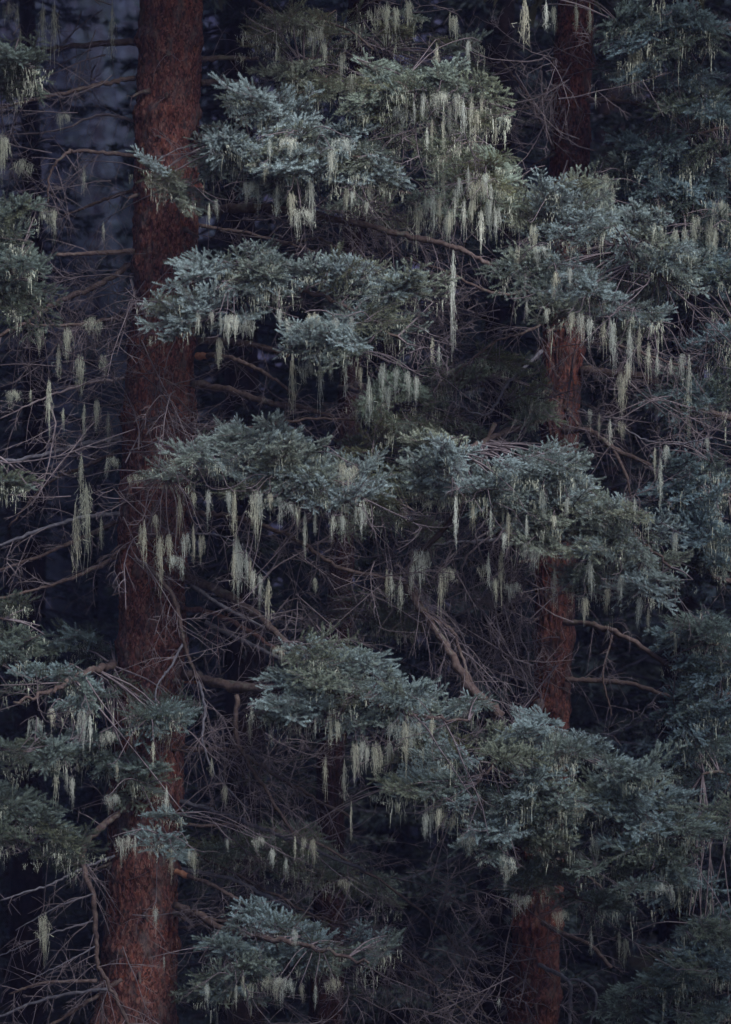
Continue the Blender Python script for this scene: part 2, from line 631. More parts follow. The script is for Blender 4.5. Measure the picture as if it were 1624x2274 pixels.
BGM = []
for i, (z0, len0, bare) in enumerate(((1.6, 2.0, 0.15), (0.8, 2.4, 0.05), (3.0, 1.8, 0.3))):
    BGM.append(crown_mesh(300 + i, z0, 21.6, len0, 0.2, nb=7, step=0.42, big=1.25, bare=bare, kk=24, nw=0.009).mesh('background_crown', (M_NEEDLE, M_TWIG)))
for i, (z0, len0, bare) in enumerate(((1.6, 2.0, 0.15), (0.8, 2.4, 0.05), (3.0, 1.8, 0.3))):
    BGM.append(crown_mesh(310 + i, z0, 21.6, len0, 0.2, nb=7, step=0.42, big=1.6, bare=bare).mesh('background_crown', (M_NEEDLE, M_TWIG)))
tb = MB()
zz = np.linspace(0, 22.0, 30)
tube(tb, np.stack((0.05 * np.sin(zz * 0.5), 0.04 * np.cos(zz * 0.4), zz), -1), np.interp(zz, [0, 0.4, 22.1], [0.32, 0.24, 0.02]), 14)
BGT = tb.mesh('background_trunk', (M_BARK,))


def bg_tree(x, y, z, s, var, rot, label, group, color=(0.24, 0.27, 0.36)):  # default tint darkens the needles in place of deep wood shade
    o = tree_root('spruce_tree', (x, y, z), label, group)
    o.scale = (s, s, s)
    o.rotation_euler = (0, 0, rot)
    link('trunk', BGT, o, (0.13, 0.15, 0.19))  # bark darkened and blued as if standing in gloom
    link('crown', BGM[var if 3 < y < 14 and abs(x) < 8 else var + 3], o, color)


rr = random.Random(4)
BGL = 'dim blurred spruce in the dark wood behind the two red trunks'
for (x, y, s, v) in ((-6.6, 7.5, 1.08, 1), (-1.3, 6.5, 1.04, 0), (-3.7, 8.2, 0.85, 2), (1.5, 8.5, 1.16, 1), (4.9, 5.2, 1.04, 1), (3.4, 7.2, 1.04, 0),
                     (6.6, 9.0, 1.20, 1), (0.2, 11.5, 1.28, 1), (-1.7, 14.0, 1.28, 0), (3.0, 12.5, 1.28, 1), (5.2, 15.0, 1.36, 0), (-8.2, 12.0, 1.20, 1), (1.6, 17.0, 1.44, 1),
                     (4.0, 20.0, 1.44, 1), (8.5, 18.0, 1.44, 1), (-10.5, 19.0, 1.28, 1), (-7.2, 21.0, 1.36, 1), (-1.0, 21.0, 1.36, 0), (2.2, 22.5, 1.44, 0), (6.6, 22.0, 1.36, 1)):
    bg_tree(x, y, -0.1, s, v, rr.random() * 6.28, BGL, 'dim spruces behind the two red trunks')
SL = 'unseen spruce added around the opening to shade the scene'  # unseen trees added, placed and sized to block light
for (x, y, s, v) in ((-9, -32, 0.85, 1), (-4, -34, 0.85, 0), (1, -33, 0.85, 1), (6, -35, 0.85, 1), (11, -33, 0.85, 0), (-14, -28, 1.36, 1), (15, -29, 1.20, 1),
                     (-7.5, -4.5, 1.08, 1), (-8.5, -9, 1.20, 1), (-9.5, -14, 1.28, 0), (-11, -20, 1.36, 1), (-6.4, 2.0, 1.00, 1), (-7.2, 3.5, 1.12, 1), (-11, -2, 1.28, 1),
                     (8.2, 1.5, 1.12, 1), (9.5, -3, 0.8, 0), (12, -9, 0.66, 1), (14, -16, 0.72, 1), (15, -23, 0.85, 0), (5.6, -13.5, 0.84, 1), (7.6, -12.5, 0.84, 1), (9.4, -13.5, 0.87, 1), (11.2, -12.5, 0.87, 1), (13.0, -13.5, 0.9, 1), (4.6, -16.0, 0.92, 1), (6.6, -15.5, 0.93, 1), (8.5, -15.0, 0.91, 1), (-5.5, -3.9, 0.85, 1), (-5.9, 0.1, 0.9, 1), (4.9, -6.0, 0.33, 1), (6.3, -4.6, 0.58, 1), (4.9, -3.0, 0.46, 1), (5.3, -8.0, 0.40, 1), (7.2, -7.4, 0.42, 1)):
    bg_tree(x, y, -0.1, s, v, rr.random() * 6.28, SL, 'added shading spruces around the opening')
YL = 'low young spruce in the gloom behind the left trunk'
for (x, y, s, v) in ((-4.2, 6.0, 0.28, 1), (-3.0, 8.5, 0.33, 1), (-5.4, 9.0, 0.36, 0), (-2.2, 5.2, 0.26, 1), (-4.4, 12.0, 0.40, 1)):
    bg_tree(x, y, -0.1, s, v, rr.random() * 6.28, YL, 'young spruces behind the left trunk')
HL = 'far blurred conifer on the purple grey hillside'
for i in range(30):
    x, y = rr.uniform(-24, 20), rr.uniform(30, 62)
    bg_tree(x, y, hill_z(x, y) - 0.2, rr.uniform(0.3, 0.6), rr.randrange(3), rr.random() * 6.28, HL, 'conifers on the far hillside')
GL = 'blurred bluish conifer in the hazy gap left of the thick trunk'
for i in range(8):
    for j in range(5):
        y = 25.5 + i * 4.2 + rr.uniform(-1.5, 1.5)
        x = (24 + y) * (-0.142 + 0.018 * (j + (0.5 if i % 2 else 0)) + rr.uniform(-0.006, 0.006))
        bg_tree(x, y, hill_z(x, y) - 0.2, rr.uniform(0.34, 0.58), rr.randrange(3), rr.random() * 6.28, GL, 'conifers in the gap left of the thick trunk', (0.46, 0.45, 0.72))  # violet tint for haze put into the needle colour


# ------------------------------------------------------------------ the near trees
def trunk(root, prof, Y, ztop, seed, color=(1, 1, 1)):
    """prof: rows (py, left px, right px) of the trunk's outline in the photograph."""
    s = (24 + Y) / 24
    pz = np.array([6 + (VZ - p[0]) / PPM * s for p in prof])[::-1]
    cx = np.array([((p[1] + p[2]) / 2 - VX) / PPM * s for p in prof])[::-1]
    rd = np.array([(p[2] - p[1]) / 2 / PPM * s for p in prof])[::-1]
    base = np.array(root.location)
    z = np.concatenate((np.arange(-0.25, 10.6, 0.024), np.arange(10.6, ztop, 0.12)))
    sl = (cx[-1] - cx[0]) / (pz[-1] - pz[0])
    C = np.where(z < pz[0], cx[0] + (z - pz[0]) * sl, np.where(z > pz[-1], cx[-1] + (z - pz[-1]) * sl, np.interp(z, pz, cx)))
    rb = rd[0] + (pz[0] - z) * 0.025 + 0.16 * np.exp(-(z + 0.2) / 0.35)
    rt = rd[-1] * np.clip((ztop + 0.3 - z) / (ztop + 0.3 - pz[-1]), 0.03, 1)
    RR = np.where(z < pz[0], rb, np.where(z > pz[-1], rt, np.interp(z, pz, rd)))
    nu = 132
    th = np.linspace(0, 2 * math.pi, nu, endpoint=False) + math.pi / 2
    T, ZZ = np.meshgrid(th, z)
    U = (T - math.pi / 2) * 0.3
    lump = vnoise(U * 5 + 50, ZZ * 2.2 + 50, seed) - 0.5
    wv = (vnoise(U * 20 + 9, ZZ * 6 + 9, seed + 7) - 0.5) * 0.8
    ridge = 1 - np.abs(2 * vnoise(U * 42 + wv + 70, ZZ * 15 + 70, seed + 1) - 1)
    ridge2 = vnoise(U * 85 + 20, ZZ * 34 + 20, seed + 2)
    whorl = sum(np.exp(-((ZZ - zi) / 0.06) ** 2) for zi in np.arange(1.2, 11, 0.62)) * vnoise(U * 11 + 5, ZZ * 3 + 5, seed + 9)
    disp = lump * 0.050 + whorl * 0.045 + (ridge ** 1.5 - 0.5) * 0.030 + (ridge2 - 0.5) * 0.018
    disp *= np.clip(RR / 0.2, 0.2, 1)[:, None]
    rr_ = RR[:, None] + disp
    v = np.stack((C[:, None] + rr_ * np.cos(T) - base[0], Y + rr_ * np.sin(T) - base[1], ZZ - base[2]), -1).reshape(-1, 3)
    n = len(z)
    i = np.arange(n - 1)[:, None] * nu
    j = np.arange(nu)[None, :]
    q = np.stack((i + j, i + (j + 1) % nu, i + nu + (j + 1) % nu, i + nu + j), -1).reshape(-1, 4)
    m = MB()
    m.add(v, None, q)
    o = link('trunk', m.mesh('trunk', (M_BARK,)), root, color)
    return o, (lambda h: (float(np.interp(h, z, C)), Y, float(np.interp(h, z, RR))))


SP = []              # every placed spray: (matrix, lichen weight)


def bough(root, spine, r0, r1, lobes, n, kind=(0.8, 0.2, 0.0), color=(1, 1, 1), dead=3, seed=0, size=(0.72, 1.25), lich=0.6, face=0.35, wood=M_LIMB, droop=0.0):
    """A live limb: a woody spine, thin side branches and needle sprays gathered in drooping layers (lobes: px, py, rx, ry, depth, depth radius)."""
    rng = np.random.default_rng(1000 + seed)
    base = np.array(root.location)
    ctrl = np.array([P(*c) for c in spine])
    sp = smooth(ctrl, 10 + 6 * len(spine))
    sp[1:-1] += rng.normal(0, 0.012, (len(sp) - 2, 3))
    mb = MB()
    tube(mb, sp - base, np.linspace(r0, r1, len(sp)) * (1 + rng.normal(0, 0.05, len(sp))), 8, 0, cap=True)
    o = link('bough', None or bpy.data.meshes.new('tmp'), root)
    area = np.array([l[2] * l[3] for l in lobes], float)
    area /= area.sum()
    n = int(round(n * (1.03 if root is TL else 0.93))) if root in (TL, TR) else n
    for i in range(n):
        k = int(rng.choice(len(lobes), p=area))
        px, py, rx, ry, Y0, rd = lobes[k]
        ry = ry * 1.05
        sc = (24 + Y0) / 24 / PPM
        c = P(px, py, Y0)
        stray = rng.random() < 0.2
        for _ in range(7):
            th, q = rng.random() * 6.283, math.sqrt(rng.random()) * (1.28 if stray else 1.0)
            u, v = math.cos(th) * q, math.sin(th) * q
            hh = math.sqrt(max(0.05, 1 - u * u))
            wv = (rng.random() ** 0.8 * 1.85 - 0.95) * hh
            pos = c + np.array((u * rx * sc, v * rd, wv * ry * sc - 0.14 * abs(u) * ry * sc))
            if float(vnoise(np.array([pos[0] * 3.6 + 60]), np.array([pos[2] * 6.0 + 60]), 40 + seed)[0]) > 0.42:
                break
        d = np.array((u * rx * sc * 1.3 + rng.normal(0, 0.35), v * rd - face + rng.normal(0, 0.3), 0))
        d = unit(d)
        d[2] = 0.22 * wv + rng.normal(0.0, 0.26) - droop - (0.25 if stray else 0.0)
        s = rng.uniform(*size) * (0.72 if stray else 1.0)
        kd = ('lush', 'weep', 'old')[int(rng.choice(3, p=np.array(kind) / sum(kind)))]
        me = SPRAY[kd][int(rng.integers(len(SPRAY[kd])))]
        b = pos - unit(d) * 0.28 * s
        mtx = frame_matrix(b - base, d, rng.normal(0, 0.45), s)
        ob = link('needle_spray', me, o, tuple(np.array(color) * rng.uniform(0.9, 1.1)))
        ob.matrix_local = mtx
        SP.append((mtx, base, lich, b, unit(d), s, root))
        dist = np.linalg.norm(sp - b, axis=1) + 0.25 * np.maximum(0, b[2] - sp[:, 2])
        st = sp[int(np.argmin(dist))]
        L = np.linalg.norm(b - st)
        if L > 0.05:
            mid = (st + b) / 2 + np.array((rng.normal(0, 0.06), rng.normal(0, 0.06), 0.06)) * min(1, L)
            tube(mb, smooth(np.stack((st, mid, b)), 6) - base, np.linspace(0.010, 0.004, 6), 4, 1)
    for i in range(dead):
        k = int(rng.integers(2, len(sp)))
        d = np.array((rng.normal(0, 0.8), rng.normal(-0.1, 0.6), rng.uniform(-0.9, 0.1)))
        ob = link('dead_twigs', DEAD[int(rng.integers(len(DEAD)))], o, tuple(np.array((1, 1, 1)) * rng.uniform(0.7, 1.1)))
        ob.matrix_local = frame_matrix(sp[k] - base, d, rng.random() * 6.28, rng.uniform(0.6, 1.25))
    old = o.data
    o.data = mb.mesh('bough', (wood, M_TWIG))
    bpy.data.meshes.remove(old)
    return o


def limb(root, pts, r0, r1, twigs=6, seed=0, mat=M_LIMB, tl=0.35, grav=0.2, name='dead_limb', color=(1, 1, 1), depth=1, raw=False):
    rng = np.random.default_rng(3000 + seed)
    base = np.array(root.location)
    c = smooth(np.array([P(*p) for p in pts]), 8 + 6 * len(pts))
    L = np.linalg.norm(np.diff(c, axis=0), axis=1).sum()
    c[1:-1] += rng.normal(0, min(0.007, 0.004 * L), (len(c) - 2, 3))
    rad = np.linspace(r0, r1, len(c)) * (1 + rng.normal(0, 0.10, len(c))) * 0.9
    mb = MB()
    tube(mb, c - base, rad, 8 if r0 > 0.012 else 5, 0, cap=True)
    if raw:
        tube(mb, (c - base)[:5], rad[:5] * 1.12, 8, 2)
    for i in range(twigs):
        f = rng.uniform(0.08, 1.0)
        k = min(len(c) - 2, int(f * (len(c) - 1)))
        t = unit(c[k + 1] - c[k])
        sd_ = unit(np.cross(t, rng.normal(size=3)))
        a = rng.uniform(0.6, 1.3)
        twig(mb, rng, c[k] - base, t * math.cos(a) + sd_ * math.sin(a), tl * rng.uniform(0.5, 1.4), max(0.0028, r1 * 0.5 if r1 < 0.01 else 0.0045), depth, grav, 1)
    return link(name, mb.mesh(name, (mat, M_TWIG, M_RAW)), root, color)


# --- the big trunk
lp = [(0, 312, 448), (300, 305, 442), (600, 298, 436), (900, 282, 430), (1200, 268, 415), (1500, 262, 408), (1800, 245, 398), (2100, 228, 390), (2274, 215, 388)]
TL = tree_root('spruce_tree', (P(290, 2757)[0], 0, 0), 'large spruce with the thicker reddish brown trunk and blue-green boughs draped in lichen')
_, atL = trunk(TL, lp, 0.0, 27.0, 11)
link('crown', crown_mesh(401, 11.8, 26.8, 3.9, 0.25, cx=lambda z: (atL(min(z, 26.9))[0] - TL.location[0], 0), nb=10, step=0.36, big=2.0, den=24).mesh('upper_crown', (M_NEEDLE, M_TWIG)), TL)  # crowns above the frame, built long and dense to shade the boughs
# --- the slimmer trunk on the right
rp = [(0, 1242, 1314), (300, 1226, 1308), (600, 1212, 1300), (900, 1205, 1286), (1200, 1199, 1280), (1500, 1188, 1268), (1800, 1165, 1252), (2100, 1138, 1242), (2274, 1122, 1238)]
TR = tree_root('spruce_tree', (P(1165, 2757, 1.2)[0], 1.2, 0), 'slimmer dark red spruce trunk with heavy frosted boughs in front of it')
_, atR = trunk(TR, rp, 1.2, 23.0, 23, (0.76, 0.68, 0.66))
link('crown', crown_mesh(402, 11.7, 22.8, 3.2, 0.25, cx=lambda z: (atR(min(z, 22.9))[0] - TR.location[0], 0), nb=8, step=0.42, big=2.0, den=20).mesh('upper_crown', (M_NEEDLE, M_TWIG)), TR)
# --- spruces whose trunks stand outside the picture
TE = tree_root('spruce_tree', (3.95, 0.9, 0), 'dense blue-green spruce reaching in from the right edge')
ep = [(0, 1820, 1890), (1200, 1800, 1890), (2274, 1780, 1895)]
trunk(TE, ep, 0.9, 22.5, 31)
link('crown', crown_mesh(403, 11.4, 22.3, 3.0, 0.25, nb=8, step=0.42, big=2.0, den=20).mesh('upper_crown', (M_NEEDLE, M_TWIG)), TE)
TW = tree_root('spruce_tree', (-4.3, -1.6, 0), 'yellow-green spruce whose blurred branch tips enter at the left edge')
wp = [(0, -400, -330), (1200, -410, -325), (2274, -420, -310)]
trunk(TW, wp, -1.6, 20.0, 37)
link('crown', crown_mesh(404, 11.0, 19.8, 1.6, 0.25, nb=8, step=0.42, big=2.0, den=20).mesh('upper_crown', (M_NEEDLE, M_TWIG)), TW)

mp_ = [(0, 775, 815), (900, 752, 798), (1700, 708, 764), (1950, 700, 762), (2274, 690, 760)]
TM = tree_root('spruce_tree', (P(720, 2757, 2.6)[0], 2.6, 0), 'thin dark spruce trunk dimly seen between the two red trunks')
trunk(TM, mp_, 2.6, 19.0, 41, (0.32, 0.30, 0.34))  # bark tint darkened to make this trunk dim
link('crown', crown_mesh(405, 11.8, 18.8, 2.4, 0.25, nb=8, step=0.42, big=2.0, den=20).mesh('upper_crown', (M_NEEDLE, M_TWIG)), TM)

LUSH, MID, OLD = (0.64, 0.22, 0.14), (0.40, 0.26, 0.34), (0.05, 0.25, 0.7)
PALE, DIM = (1.0, 1.0, 1.0), (0.95, 0.92, 0.80)

# --- boughs of the big trunk
bough(TL, [(430, 300, -0.2), (560, 330, -0.8), (700, 330, -1.3), (800, 350, -1.5)], 0.035, 0.012,
      [(560, 300, 140, 75, -1.2, 0.5), (690, 350, 140, 80, -1.2, 0.4), (790, 370, 70, 60, -1.2, 0.3), (480, 345, 90, 55, -1.2, 0.4), (400, 375, 80, 42, -1.2, 0.35), (540, 235, 60, 40, -1.3, 0.3)], 58, LUSH, PALE, 5, 1)
bough(TM, [(790, 130, 2.5), (760, 120, 1.2), (700, 130, 0.2), (650, 140, -0.3)], 0.03, 0.01,
      [(670, 90, 120, 70, -0.2, 0.4), (740, 170, 90, 50, -0.3, 0.35), (610, 180, 70, 40, -0.3, 0.3)], 26, OLD, (1.25, 1.12, 0.85), 7, 2, lich=1.6)
bough(TM, [(790, 190, 2.5), (830, 190, 0.8), (930, 205, -0.8), (1040, 230, -1.5)], 0.038, 0.01,
      [(950, 225, 130, 60, -1.3, 0.35), (880, 180, 60, 40, -1.2, 0.3), (1030, 240, 60, 40, -1.4, 0.25)], 28, MID, (1.1, 1.08, 0.95), 5, 3, lich=2.2)
bough(TL, [(430, 600, -0.25), (520, 610, -0.9), (720, 660, -1.4), (900, 760, -1.6)], 0.038, 0.010,
      [(510, 600, 110, 70, -1.4, 0.45), (410, 680, 90, 45, -1.4, 0.3), (740, 650, 120, 60, -1.3, 0.4), (800, 760, 140, 70, -1.5, 0.45), (890, 630, 45, 18, -1.5, 0.2), (560, 660, 60, 50, -1.3, 0.3)], 62, LUSH, PALE, 5, 4)
bough(TL, [(420, 1010, -0.25), (520, 1020, -0.9), (640, 1030, -1.3), (760, 1070, -1.5)], 0.036, 0.010,
      [(600, 1010, 130, 70, -1.3, 0.5), (720, 1080, 95, 65, -1.3, 0.4), (450, 1045, 90, 40, -1.3, 0.35), (560, 970, 80, 35, -1.2, 0.3)], 46, LUSH, PALE, 5, 5)
bough(TL, [(410, 1500, -0.3), (540, 1525, -0.7), (720, 1530, -1.2), (900, 1580, -1.5), (1040, 1600, -1.5)], 0.045, 0.010,
      [(760, 1470, 120, 55, -1.2, 0.4), (740, 1540, 150, 50, -1.3, 0.45), (880, 1590, 140, 50, -1.3, 0.4), (1010, 1570, 50, 25, -1.4, 0.2), (640, 1575, 60, 25, -1.3, 0.25)], 44, LUSH, (0.95, 0.97, 0.95), 6, 6)
bough(TL, [(390, 2010, -0.3), (520, 2070, -0.8), (680, 2100, -1.2), (820, 2140, -1.4)], 0.035, 0.010,
      [(640, 2090, 160, 45, -0.8, 0.45), (520, 2170, 120, 32, -0.9, 0.35), (770, 2110, 80, 45, -0.9, 0.35), (560, 2050, 70, 24, -0.8, 0.3)], 38, MID, (0.82, 0.87, 0.9), 8, 7)  # needle tint lowered, shade near the bottom put into the colour
bough(TL, [(255, 1480, -0.2), (200, 1490, -0.7), (120, 1530, -1.1), (30, 1560, -1.3)], 0.035, 0.010,
      [(190, 1430, 100, 30, 0.3, 0.4), (130, 1530, 140, 45, -0.7, 0.4), (340, 1590, 90, 36, -0.8, 0.35), (200, 1670, 100, 45, -0.5, 0.4), (330, 1745, 80, 42, -0.6, 0.35), (370, 1830, 70, 28, -0.9, 0.3)], 36, MID, (0.80, 0.86, 0.86), 5, 8, lich=0.8)  # darker needle tint adds shade to this low bough
bough(TM, [(722, 1890, 2.5), (640, 1885, 1.4), (540, 1880, 0.5)], 0.03, 0.010,
      [(560, 1880, 130, 60, 0.4, 0.4), (680, 1900, 90, 40, 0.3, 0.3)], 18, OLD, (0.9, 0.95, 0.8), 4, 9, lich=0.2)

# --- boughs of the slimmer trunk
bough(TM, [(778, 430, 2.5), (860, 430, 1.0), (960, 430, 0.0), (1050, 420, -0.6)], 0.035, 0.010,
      [(1030, 420, 95, 70, -0.6, 0.35), (1060, 360, 80, 30, -0.5, 0.3), (970, 350, 60, 40, -0.2, 0.3)], 30, MID, (1.15, 1.12, 0.92), 5, 11, lich=3.0)
bough(TR, [(1290, 470, 0.9), (1320, 510, 0.1), (1380, 560, -0.6), (1480, 620, -1.0)], 0.038, 0.010,
      [(1230, 480, 120, 55, -0.5, 0.4), (1350, 560, 160, 85, -0.8, 0.5), (1440, 640, 100, 70, -0.9, 0.4), (1190, 630, 90, 55, -0.8, 0.35), (1290, 670, 110, 50, -0.9, 0.35), (1290, 430, 50, 22, -0.6, 0.2), (1470, 700, 60, 60, -0.8, 0.3)], 74, LUSH, PALE, 8, 12, lich=0.9)
bough(TR, [(1205, 930, 1.0), (1120, 960, 0.2), (1060, 990, -0.7), (1000, 1020, -1.1)], 0.035, 0.010,
      [(1010, 1010, 120, 60, -1.0, 0.45), (1130, 1050, 130, 75, -0.9, 0.45), (1220, 1040, 80, 45, -0.7, 0.35), (1060, 1110, 110, 50, -0.9, 0.35), (940, 1080, 70, 45, -0.8, 0.3)], 56, LUSH, PALE, 9, 13, lich=0.9)
bough(TR, [(1280, 1090, 0.9), (1320, 1120, 0.0), (1400, 1180, -0.6), (1490, 1260, -0.9)], 0.035, 0.010,
      [(1260, 1170, 90, 60, -0.6, 0.35), (1370, 1180, 120, 60, -0.7, 0.4), (1410, 1260, 100, 60, -0.7, 0.35), (1460, 1320, 80, 35, -0.8, 0.3), (1340, 1290, 60, 50, -0.5, 0.3)], 48, LUSH, PALE, 5, 14, lich=0.8)
bough(TR, [(1200, 1560, 1.0), (1180, 1600, 0.0), (1130, 1660, -0.8), (1060, 1740, -1.3)], 0.038, 0.010,
      [(1180, 1640, 140, 60, -0.7, 0.45), (1080, 1720, 150, 75, -1.0, 0.5), (1260, 1700, 120, 60, -0.8, 0.4), (1160, 1800, 120, 60, -0.9, 0.4), (930, 1760, 80, 40, -1.1, 0.3), (1390, 1700, 80, 30, -0.8, 0.25), (1120, 1860, 90, 30, -0.9, 0.3)], 76, LUSH, (0.97, 1.0, 1.0), 6, 15, lich=0.6)
bough(TR, [(1250, 1740, 0.9), (1340, 1780, 0.1), (1430, 1840, -0.5), (1560, 1880, -0.8)], 0.035, 0.010,
      [(1380, 1800, 110, 60, -0.5, 0.4), (1490, 1830, 110, 60, -0.6, 0.4), (1440, 1920, 120, 55, -0.6, 0.35), (1540, 1890, 60, 40, -0.7, 0.25)], 46, LUSH, (0.92, 0.97, 0.97), 4, 16, lich=0.5)
bough(TR, [(1240, 1900, 1.0), (1240, 1940, 0.4), (1270, 1980, -0.1), (1330, 2030, -0.3)], 0.025, 0.008,
      [(1220, 1920, 70, 35, -0.1, 0.3), (1290, 2000, 70, 40, -0.2, 0.25), (1180, 1965, 50, 25, -0.1, 0.2)], 16, MID, (0.9, 0.95, 0.95), 2, 17, lich=1.0)
bough(TM, [(770, 860, 2.5), (880, 850, 1.3), (1060, 830, 0.6)], 0.025, 0.010,
      [(1080, 830, 100, 45, 0.5, 0.35), (1140, 890, 60, 40, 0.5, 0.3), (890, 900, 80, 50, 0.3, 0.3)], 22, (0.3, 0.2, 0.5), (1.0, 1.02, 0.82), 5, 18, lich=0.6)

# --- dull, half bare boughs of the thin middle spruce
for i, (spn, lob, n) in enumerate((
        ([(770, 60, 2.4), (800, 90, 1.4), (860, 110, 0.6)], [(850, 90, 110, 60, 0.5, 0.5), (980, 120, 90, 50, 0.6, 0.4)], 14),
        ([(765, 420, 2.4), (800, 440, 1.4), (860, 470, 0.7)], [(860, 440, 90, 60, 0.6, 0.4), (900, 330, 90, 60, 0.4, 0.4)], 12),
        ([(755, 860, 2.4), (800, 870, 1.3), (880, 900, 0.5)], [(880, 900, 90, 60, 0.4, 0.4), (840, 1000, 80, 60, 0.4, 0.4), (960, 950, 80, 40, 0.2, 0.3)], 20),
        ([(745, 1100, 2.4), (800, 1120, 1.2), (880, 1120, 0.2)], [(900, 1130, 90, 60, 0.1, 0.4), (840, 1330, 110, 50, 0.8, 0.4)], 16),
        ([(735, 1350, 2.4), (760, 1360, 1.5), (820, 1380, 0.8)], [(840, 1380, 90, 50, 0.6, 0.4)], 8),
        ([(725, 1600, 2.4), (780, 1620, 1.4), (900, 1660, 0.4)], [(960, 1680, 100, 60, 0.2, 0.4), (1040, 1640, 90, 40, 0.3, 0.3)], 12),
        ([(715, 1960, 2.4), (640, 1950, 1.8), (560, 1900, 1.2)], [(600, 1900, 150, 60, 1.2, 0.5), (760, 1960, 90, 50, 1.4, 0.4)], 16))):
    bough(TM, spn, 0.026, 0.008, lob, n, (0.12, 0.28, 0.6), (0.95, 0.92, 0.78), 6, 60 + i, lich=0.9)

# --- boughs of the right-edge spruce
for i, (spn, lob, n, kd) in enumerate((
        ([(1800, 40, 0.9), (1640, 60, 0.4), (1480, 90, 0.0)], [(1450, 60, 120, 60, 0.1, 0.4), (1560, 60, 70, 40, 0.0, 0.3), (1480, 150, 100, 60, 0.2, 0.4)], 34, MID),
        ([(1800, 250, 0.9), (1680, 270, 0.5), (1520, 300, 0.3)], [(1500, 250, 110, 60, 0.4, 0.4), (1580, 330, 80, 80, 0.4, 0.4), (1440, 330, 90, 60, 0.6, 0.4)], 34, MID),
        ([(1800, 450, 0.9), (1680, 470, 0.5), (1520, 480, 0.4)], [(1500, 460, 120, 50, 0.5, 0.4), (1590, 500, 60, 60, 0.4, 0.3), (1370, 430, 80, 50, 0.9, 0.3)], 30, (0.3, 0.3, 0.4)),
        ([(1800, 700, 0.9), (1700, 720, 0.6), (1580, 760, 0.4)], [(1580, 620, 60, 80, 0.5, 0.4), (1590, 780, 60, 90, 0.4, 0.4), (1540, 900, 80, 50, 0.6, 0.4)], 30, MID),
        ([(1800, 1080, 0.9), (1680, 1090, 0.5), (1540, 1110, 0.3)], [(1560, 1080, 80, 60, 0.4, 0.4), (1590, 1190, 60, 70, 0.3, 0.4), (1510, 1160, 60, 60, 0.5, 0.3)], 30, MID),
        ([(1800, 1420, 0.9), (1680, 1430, 0.4), (1560, 1430, 0.1)], [(1570, 1410, 70, 40, 0.1, 0.3), (1590, 1480, 60, 40, 0.1, 0.3), (1580, 1580, 70, 60, 0.4, 0.4)], 26, LUSH),
        ([(1800, 1700, 0.9), (1700, 1720, 0.7), (1560, 1720, 0.5)], [(1560, 1680, 80, 70, 0.7, 0.4), (1590, 2050, 70, 60, 0.4, 0.4), (1530, 2000, 80, 40, 0.5, 0.3)], 24, MID),
        ([(1800, 2150, 0.9), (1680, 2150, 0.5), (1500, 2170, 0.2)], [(1520, 2180, 110, 50, 0.2, 0.4), (1590, 2120, 60, 60, 0.2, 0.3), (1400, 2240, 80, 40, 0.3, 0.3), (1560, 2250, 80, 30, 0.2, 0.3)], 30, MID))):
    bough(TE, spn, 0.035, 0.010, lob, n, kd, (0.62, 0.70, 0.76), 5, 30 + i, lich=0.9 if i < 5 else 0.4, face=0.25, droop=0.25)  # tint lowered to shade this side through the colour

# --- branch tips of the left-edge spruce
for i, (spn, lob, n) in enumerate((
        ([(-300, 130, -1.6), (-120, 150, -1.7), (20, 165, -1.8)], [(30, 180, 60, 45, -1.8, 0.3), (-10, 130, 60, 30, -1.8, 0.3)], 13),
        ([(-300, 560, -1.6), (-120, 590, -1.7), (40, 620, -1.8)], [(50, 610, 75, 60, -1.8, 0.3), (10, 540, 60, 40, -1.8, 0.3), (0, 460, 50, 30, -1.7, 0.3)], 24),
        ([(-300, 1000, -1.6), (-120, 1010, -1.7), (0, 1015, -1.8)], [(0, 990, 24, 12, -1.8, 0.2), (0, 1075, 26, 18, -1.8, 0.2)], 5),
        ([(-300, 1350, -1.6), (-120, 1360, -1.7), (10, 1375, -1.8)], [(10, 1360, 45, 30, -1.8, 0.25), (0, 1420, 30, 25, -1.8, 0.2)], 9),
        ([(-300, 1640, -1.6), (-120, 1650, -1.7), (60, 1670, -1.8)], [(40, 1670, 95, 30, -1.8, 0.3)], 9),
        ([(-300, 1840, -1.6), (-120, 1850, -1.7), (80, 1870, -1.8)], [(60, 1850, 110, 65, -1.8, 0.35), (130, 1880, 50, 45, -1.8, 0.25), (10, 1790, 60, 40, -1.8, 0.3)], 32))):
    bough(TW, spn, 0.03, 0.010, lob, n, MID, (0.52, 0.53, 0.47), 2, 50 + i, lich=0.25, face=0.2)

# --- dead and bare limbs of the big trunk
k = [0]


def LB(root, pts, r0, r1, tw=6, **kw):
    k[0] += 1
    return limb(root, pts, r0, r1, tw, seed=k[0], **kw)


